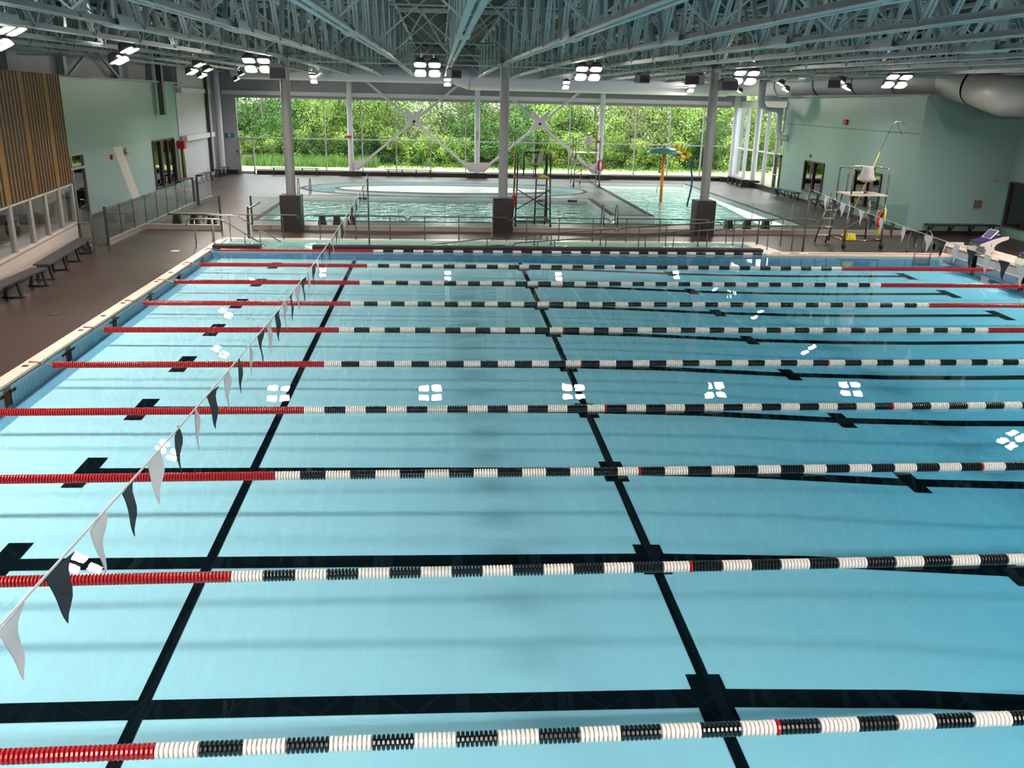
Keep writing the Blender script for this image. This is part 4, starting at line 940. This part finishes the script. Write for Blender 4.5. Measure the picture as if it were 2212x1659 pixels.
m = MB(); m.lathe([(.05, 0), (.06, .03), (.05, .16), (.02, .2), (.02, .26), (.001, .27)], n=12); o = m.build('spray_bottle', flat('green_bottle', (60, 110, 90), .3), loc=(11.35, 34.85, 2.13), smooth=True); tag(o, 'green spray bottle on the platform of the dark lifeguard chair', 'bottle')
m = MB(); m.box(-.14, -.1, 0, .14, .1, .07); m.box(-.06, -.04, .07, .06, .04, .1); o = m.build('yellow_tray', lemon, loc=(11.3, 34.75, 2.06)); tag(o, 'yellow tray under the bottle on the dark lifeguard chair', 'tray')
# ================================================================== STARTING BLOCKS
def start_block():
    e = bpy.data.objects.new('starting_block', None); COL.objects.link(e); e.empty_display_size = .1
    for s in (-.27, .27):
        m = MB(); m.prism([(-.05, 0), (.62, 0), (.50, .06), (.36, .12), (.32, .26), (.40, .36), (.62, .46), (.86, .52), (.88, .62), (.60, .60), (.30, .54), (-.26, .36), (-.30, .30), (-.10, .28), (.04, .20)], s-.02, s+.02, 'y'); m.build('side_plate', blockw, e)
    m = MB(); m.prism([(-.32, .38), (.58, .60), (.58, .64), (-.32, .42)], -.28, .28, 'y'); m.build('top_pad', blue_m, e)
    m = MB(); m.bar((.12, 0, .53), (.42, 0, .80), .5, .03, (0, 0, 1)); fr_ = m.build('track_wedge', blockw, e)
    m = MB(); m.bar((.135, 0, .545), (.40, 0, .785), .42, .045, (0, 0, 1)); m.build('wedge_pad', blue_m, fr_)
    m = MB(); m.prism([(-.34, .0), (-.06, -.02), (-.06, .02), (-.30, .03), (-.40, .14), (-.38, .26), (-.26, .34), (-.30, .36), (-.43, .27), (-.45, .12)], -.26, .26, 'y'); m.build('clear_shield', acryl_m, e)
    m = MB(); m.tube([(-.36, -.25, .3), (-.36, .25, .3)], .016, 8); m.build('backstroke_grip', chrome, e)
    m = MB(); m.box(-.06, -.3, -.01, .66, .3, .02); m.build('foot_plate', blockw, e)
    m = MB(); m.tube([(.28+.06*math.cos(t), -.3, .05+.05*math.sin(t)) for t in [i*.6 for i in range(10)]], .006, 5); m.build('red_ring', red_m, e)
    return e
sb = start_block()
for i in range(9):
    y = 5.7215+SP*(9-i-.5); o = sb if i == 0 else copy_tree(sb)
    o.location = (25.42, y, .325); o.scale = (.82, 1, 1); tag(o, 'white starting block with a navy pad, number %d on its side' % (i+1) if i == 0 else 'white starting block with a navy pad on the end wall, %s from the far end' % ORD[i], 'starting block', 'starting blocks')
    cu = bpy.data.curves.new('number', 'FONT'); cu.body = str(i+1); cu.size = .16; cu.extrude = .002
    to = bpy.data.objects.new('block_number', cu); COL.objects.link(to); dg = bpy.context.evaluated_depsgraph_get()
    me = bpy.data.meshes.new_from_object(to.evaluated_get(dg)); bpy.data.objects.remove(to)
    me.materials.clear(); me.materials.append(line_m)
    no = bpy.data.objects.new('block_number', me); COL.objects.link(no); no.parent = o
    no.location = (.14, -.293, .27); no.rotation_euler = (PI/2, 0, 0)
# ================================================================== LADDERS
def grab(label, x, y, w, group='pool ladders', z=DZ):
    e = empty('pool_ladder', label, 'ladder', (x, y, z), group=group)
    for s in (-w/2, w/2):
        m = MB(); pts = [(s, .45, 0), (s, .45, .45)]+arc((s, .42, .6), (s, .3, .88), (s, .1, .8))+arc((s, .0, .7), (s, -.12, .5), (s, -.12, .2))+[(s, -.12, -.35)]
        m.tube(pts, .022, 8); m.build('grab_rail', chrome, e, smooth=True)
    m = MB()
    for k in range(2): m.box(-w/2, -.17, -.12-.2*k, w/2, -.07, -.09-.2*k)
    m.build('step', blackp, e); return e
grab('pair of curved stainless grab rails at the far right corner of the lane pool', 24.05, 29.1, .58)
grab('pair of grab rails on the near side of the teaching pool behind the barrier', 14.3, 36.35, .58).rotation_euler = (0, 0, PI)
grab('pair of grab rails at the rear left corner of the teaching pool', .2, 46.5, .6)
# ================================================================== PLAY FEATURES
e = empty('mushroom_spray', 'teal mushroom canopy on an orange post in the splash pool', 'water feature', (19.62, 48.8, WZ))
m = MB(); m.tube([(.0, 0, -.2), (0, 0, 2.6)], .085, 18); m.build('post', orange, e, smooth=True)
m = MB(); m.lathe([(.02, 2.80), (.3, 2.79), (.62, 2.73), (.86, 2.63), (.99, 2.52), (.98, 2.49), (.85, 2.50), (.4, 2.53), (.02, 2.54)], n=36); m.build('canopy', teal, e, smooth=True)
m = MB(); m.tube([(0, 0, 2.78), (0, 0, 2.86)], .05, 8); m.build('top_knob', blackp, e)
e = empty('dumping_bucket_arch', 'curved dark teal pipe with two yellow tipping buckets', 'water feature', (20.35, 46.0, WZ))
P0 = [(.0, 0, -.1), (.10, 0, .45), (.17, 0, .95), (.17, 0, 1.4), (.05, 0, 1.95), (-.2, 0, 2.45), (-.55, 0, 2.85), (-.72, 0, 3.0)]
m = MB(); m.tube(P0, .05, 12); m.build('pipe', dteal, e, smooth=True)
for (bx_, bz_, rr) in ((-.62, 2.86, .5), (-.26, 2.5, -.4)):
    m = MB()
    for s in (-1, 1):
        vs = MB(); vs.lathe([(.02, -.02), (.10, 0), (.13, .2), (.16, .27), (.145, .27), (.11, .19), (.08, .03), (.02, .01)], n=14)
        Rr = Matrix.Rotation(s*1.1+rr, 3, 'Y'); m.add([tuple(Rr @ Vector(v)+Vector((bx_+s*.04, -.02, bz_-.06))) for v in vs.v], vs.f)
    m.build('bucket', yellow, e, smooth=True)
m = MB(); m.tube([(-.5, 0, 2.9), (-.5, 0, 3.15)], .02, 6); m.build('nozzle', blackp, e)
e = empty('spout_spray', 'small pale curved spray spout in the splash pool', 'water feature', (20.2, 52.2, WZ))
m = MB(); m.tube([(0, 0, 0), (.03, 0, .35), (.18, 0, .65), (.28, 0, .95), (.22, 0, 1.18), (.1, 0, 1.25)], [.04, .035, .04, .06, .07, .06], 10); m.build('pipe', flat('pale_aqua_pipe', (180, 226, 220), .3), e, smooth=True)
m = MB(); m.lathe([(.02, -.03), (.09, 0), (.02, .03)], (.08, -.06, 1.25), 12, 'y'); m.build('nozzle', fixt_m, e)
# ================================================================== SPEAKERS
def speaker(label, loc, rz, w=.62, h=.36):
    e = empty('loudspeaker', label, 'speaker', loc, rz, group='hanging loudspeakers')
    m = MB(); m.prism([(-w/2, 0), (w/2, 0), (w/2*.95, h*.8), (w/2*.5, h), (-w/2*.5, h), (-w/2*.95, h*.8)], -.18, .2, 'y'); m.build('cabinet', speak_m, e)
    m = MB(); m.box(-w/2+.03, -.195, .03, w/2-.03, -.18, h*.72); m.build('grille', grille_m, e)
    m = MB()
    for s in (-.2, .2): m.tube([(s, 0, h*.9), (s, 0, 2.45)], .007, 6)
    m.build('hanger', dchrome, e)
for a in [('grey loudspeaker in front of the left pedestal column', (2.28-.4, 31.2, 5.42), 0, .55, .5), ('dark loudspeaker hanging left of the middle column', (7.75, 33.0, 5.63), .5, .42, .36), ('dark loudspeaker hanging in the centre right of the far columns', (14.6, 33.0, 5.62), .3, .42, .36),
          ('pale loudspeaker left of the right pedestal column', (16.55, 33.0, 5.6), -.8, .6, .42), ('grey loudspeaker with a black grille right of the right pedestal column', (17.3, 31.4, 5.4), .1, .62, .42), ('grey loudspeaker near the right lamps', (21.85, 33.0, 5.6), -.4, .45, .38)]:
    speaker(*a)
# ================================================================== SMALL WALL ITEMS
def item(nm, box, mat, label, cat):
    m = MB(); m.box(*box); return tag(m.build(nm, mat), label, cat)
s = empty('exit_sign', 'green running man exit sign on the grey wall left of the door', 'sign', (-6.2, 58.98, 2.32))
m = MB(); m.box(-.28, -.06, 0, .28, 0, .24); m.build('sign_body', sign_g, s)
m = MB(); m.box(-.06, -.066, .02, .1, -.06, .22); m.build('door_symbol', blockw, s)
m = MB()
m.bar((.0, -.07, .19), (.0, -.07, .17), .03, .003, (0, 1, 0)); m.bar((.0, -.07, .16), (.02, -.07, .10), .03, .003, (0, 1, 0)); m.bar((.02, -.07, .1), (-.03, -.07, .04), .015, .003, (0, 1, 0)); m.bar((.02, -.07, .1), (.06, -.07, .04), .015, .003, (0, 1, 0)); m.bar((-.03, -.07, .12), (.05, -.07, .15), .012, .003, (0, 1, 0)); m.build('running_figure', sign_g, s)
item('fire_alarm_pull', (-5.82, 58.9, 1.38, -5.72, 58.98, 1.5), red_m, 'red fire alarm pull beside the exit door', 'alarm')
item('fire_alarm_horn', (1.35, 58.18, 2.42, 1.6, 58.24, 2.58), red_m, 'red alarm box on the left window column', 'alarm')
item('fire_alarm_horn', (17.5, 58.18, 2.4, 17.72, 58.24, 2.56), red_m, 'red alarm box on the window column by the rear lifeguard chair', 'alarm')
item('wall_phone', (9.55, 58.14, 2.5, 9.77, 58.24, 3.0), frame_m, 'grey phone box on the central window column', 'phone')
item('alarm_light', (RX(41.8)-.1, 41.65, 4.15, RX(41.8)-.01, 42.0, 4.4), red_m, 'dark red box high on the right mint wall', 'alarm')
item('alarm_button', (RX(45.9)-.06, 45.8, 2.4, RX(45.9)-.01, 46.0, 2.56), red_m, 'small red alarm above the right wall window', 'alarm')
item('alarm_button', (LX(39.6)+.01, 39.5, 2.15, LX(39.6)+.08, 39.7, 2.35), red_m, 'small dark red alarm on the left mint wall', 'alarm')
m = MB(); m.lathe([(.001, 0), (.2, .01), (.2, .1), (.001, .13)], n=14, axis='x'); o = m.build('emergency_light', frame_m, loc=(LX(41.6)+.02, 41.7, 2.38)); o.scale = (1, 1.3, .7); tag(o, 'pale emergency light on the left mint wall above the stripe', 'light')
item('wall_socket', (RX(37)-.03, 36.9, .5, RX(37)-.0, 37.1, .7), blockw, 'pale socket plate low on the right mint wall', 'socket')
item('junction_box', (28.95, 34.2, 1.15, 29.25, 34.29, 1.45), flat('brown_box', (110, 92, 82), .5), 'brown square box on the dark mint wall', 'box')
item('security_camera', (29.6, 34.05, 2.2+.1, 29.85, 34.28, 2.45), frame_m, 'grey security camera on the right wall corner', 'camera')
item('first_aid_bag', (LX(51)+.05, 50.9, 2.0, LX(51)+.42, 51.3, 2.42), red_m, 'red bag hanging at the end of the left mint wall', 'bag')
e = empty('spine_board', 'yellow and black spine board hanging at the end of the left mint wall', 'board', (LX(51)+.05, 51.2, .35))
m = MB(); m.prism([(-.22, 0), (.22, 0), (.25, 1.2), (.15, 1.95), (-.15, 1.95), (-.25, 1.2)], .10, .16, 'x'); m.build('board', yellow, e)
m = MB(); m.prism([(-.30, .1), (.1, .0), (.16, .9), (-.05, 1.7), (-.28, 1.5)], .17, .24, 'x'); m.build('straps', blackp, e)
item('rescue_bin', (-5.0, 42.2, DZ, -4.3, 42.9, .55), dframe_m, 'dark bin behind the left glass barrier', 'bin')
item('rescue_can', (-4.9, 42.5, .56, -4.5, 42.7, .66), ringred, 'orange rescue float on the dark bin', 'float')
i = 0
for x, y, lab in ((-1.3, 28.7, 'by the pool corner coping'), (-1.5, 20.0, 'in the left deck'), (-2.9, 22.9, 'near the left benches'), (-.6, 34.9, 'behind the gate'), (21.8, 29.9, 'before the right lifeguard chair')):
    m = MB(); m.box(x-.12, y-.12, DZ+.001, x+.12, y+.12, DZ+.008); tag(m.build('floor_drain', cream_m if x == -1.3 else dchrome), 'small square floor drain '+lab, 'drain')
# ================================================================== OUTSIDE
m = MB(); m.box(-70, 59.3, -.4, 100, 140, -.03); m.box(27.6, 50.7, -.4, 100, 59.3, -.03); o = m.build('lawn', grass_m); tag(o, 'mown grass strip outside the far windows', 'grass', kind='stuff')
m = MB(); rnd = random.Random(5)
for i in range(5200):
    x = rnd.uniform(-9, 2.6) if i % 4 else rnd.uniform(2, 30); y = rnd.uniform(66.5, 69.0); h = rnd.uniform(.3, .95)*(1 if x < 2.6 else .45); a = rnd.uniform(0, PI); w = .03
    dx, dy = math.cos(a)*w, math.sin(a)*w; tx = rnd.uniform(-.25, .25); ty = rnd.uniform(-.25, .25)
    m.add([(x-dx, y-dy, -.03), (x+dx, y+dy, -.03), (x+tx, y+ty, h)], [(0,1,2)])
o = m.build('tall_grass', tgrass_m); tag(o, 'tall uncut grass at the edge of the wood', 'grass', kind='stuff')
def crown(nl, R_, seed, mat, leaf=.16, zs=1.0):
    rnd = random.Random(seed); vs = []; fs = []
    blobs = [(rnd.gauss(0, .5)*R_, rnd.gauss(0, .4)*R_, rnd.uniform(-.75, .8)*R_*zs, rnd.uniform(.25, .5)*R_) for _ in range(26)]
    for i in range(nl):
        bx, by, bz_, br_ = rnd.choice(blobs)
        v = Vector((rnd.gauss(0, 1), rnd.gauss(0, 1), rnd.gauss(0, 1))).normalized()*br_*rnd.uniform(.72, 1.05)
        c = Vector((bx, by, bz_))+v
        n_ = (v.normalized()+Vector((rnd.uniform(-.7, .7), rnd.uniform(-.7, .7), rnd.uniform(-.3, .9)))).normalized()
        a = n_.cross(Vector((rnd.uniform(-1, 1), rnd.uniform(-1, 1), rnd.uniform(-1, 1)))).normalized(); b = n_.cross(a)
        s = leaf*rnd.uniform(.6, 1.25); k = len(vs)
        vs += [c-a*s*.5, c+b*s*.28, c+a*s*.5, c-b*s*.28]; fs.append((k, k+1, k+2, k+3))
    m = MB(); m.add(vs, fs); me = bpy.data.meshes.new('foliage'); me.from_pydata([tuple(v) for v in vs], [], fs); me.materials.append(mat); me.update(); return me
cr = [crown(9000, 2.6, 11, leaf_a), crown(9000, 2.6, 12, leaf_b), crown(8500, 2.7, 13, leaf_c), crown(8000, 1.7, 14, leaf_a, .15, .8), crown(8000, 1.7, 15, leaf_b, .15, .8)]
def trunkmesh(seed, H):
    rnd = random.Random(seed); m = MB(); x = y = 0; pts = []
    for i in range(7): pts.append((x, y, H*i/6)); x += rnd.uniform(-.22, .22); y += rnd.uniform(-.15, .15)
    m.tube(pts, [.16-.015*i for i in range(7)], 8)
    for k in range(7):
        b = Vector(pts[rnd.randint(2, 5)]); d = Vector((rnd.uniform(-1, 1), rnd.uniform(-.6, .6), rnd.uniform(.4, 1.1))); m.tube([b, b+d*.9, b+d*1.6+Vector((0, 0, .5))], [.06, .04, .02], 6)
    o = m.build('trunk', bark_m, smooth=True); me = o.data; bpy.data.objects.remove(o); return me
tk = [trunkmesh(21, 7.0), trunkmesh(22, 7.0), trunkmesh(23, 7.5)]
LB = ['bright green leafy tree', 'deep green dense tree', 'olive green thin-leaved tree']
rnd = random.Random(77); idx = 0
def where(x):
    return 'seen left of the left pedestal column' if x < 1 else 'seen in the left X-braced window bay' if x < 9.5 else 'seen in the right X-braced window bay' if x < 18 else 'seen behind the mushroom spray' if x < 26.5 else 'seen through the right corner glazing'
for row, (yb, x0, x1, st) in enumerate(((72.5, -10, 34, 3.3), (77.0, -14, 40, 3.7), (84.0, -20, 48, 4.5))):
    x = x0
    while x < x1:
        k = (0 if rnd.random() < .45 else 1 if rnd.random() < .55 else 2)
        e = empty('broadleaf_tree', '%s, %s row, %s' % (LB[k], ['front', 'middle', 'back'][row], where(x)), 'tree', (x+rnd.uniform(-.6, .6), yb+rnd.uniform(-1, 1), -.1), rnd.uniform(0, 6), group='%ss in the %s row of the wood, %s' % (LB[k], ['front', 'middle', 'back'][row], where(x)))
        o = bpy.data.objects.new('trunk', tk[k]); COL.objects.link(o); o.parent = e
        o = bpy.data.objects.new('foliage', cr[k]); COL.objects.link(o); o.parent = e; o.location = (0, 0, 3.2+.25*row); sc_ = rnd.uniform(.95, 1.25)+.1*row; o.scale = (sc_, sc_, sc_*1.05)
        if row > 0:
            o = bpy.data.objects.new('foliage', cr[(k+1) % 3]); COL.objects.link(o); o.parent = e; o.location = (.4, 0, 1.6); o.scale = (1, 1, .9)
        x += st*rnd.uniform(.85, 1.15)
for i, (tx, ty) in enumerate(((37, 52), (41, 55.5), (38, 58.5), (43, 60), (39.5, 63), (44, 66), (46, 54), (36.5, 66.5), (41, 69))):
    k = i % 3; e = empty('broadleaf_tree', '%s beyond the low fence, through the right corner glazing' % LB[k], 'tree', (tx, ty, -.1), i*1.3, group='%ss beyond the low fence at the right' % LB[k])
    for nm, me, lz in (('trunk', tk[k], 0), ('foliage', cr[k], 4.4), ('foliage', cr[(k+1) % 3], 1.6)): o = bpy.data.objects.new(nm, me); COL.objects.link(o); o.parent = e; o.location = (0, 0, lz)
x = -8.5; j = 0
while x < 32:
    k = 3 if rnd.random() < .55 else 4
    o = bpy.data.objects.new('shrub', cr[k]); COL.objects.link(o); s_ = rnd.uniform(.75, 1.1); o.location = (x, 69.8+rnd.uniform(-.5, .7), 1.0*s_); o.scale = (s_, s_, s_); o.rotation_euler = (0, 0, rnd.uniform(0, 6))
    nm = 'bright green' if k == 3 else 'deep green'
    tag(o, '%s shrub at the edge of the lawn, %s' % (nm, where(x)), 'shrub', '%s shrubs at the edge of the lawn, %s' % (nm, where(x)))
    x += rnd.uniform(1.5, 2.3)
m = MB()
for y in range(51, 72, 3): m.tube([(33.5, y, -.05), (33.5, y, 1.3)], .03, 6)
m.tube([(33.5, 51, 1.3), (33.5, 70, 1.3)], .02, 6); tag(m.build('chain_fence', flat('green_fence', (60, 90, 70), .6)), 'low green fence outside the right corner glazing', 'fence')
bpy.context.view_layer.update()
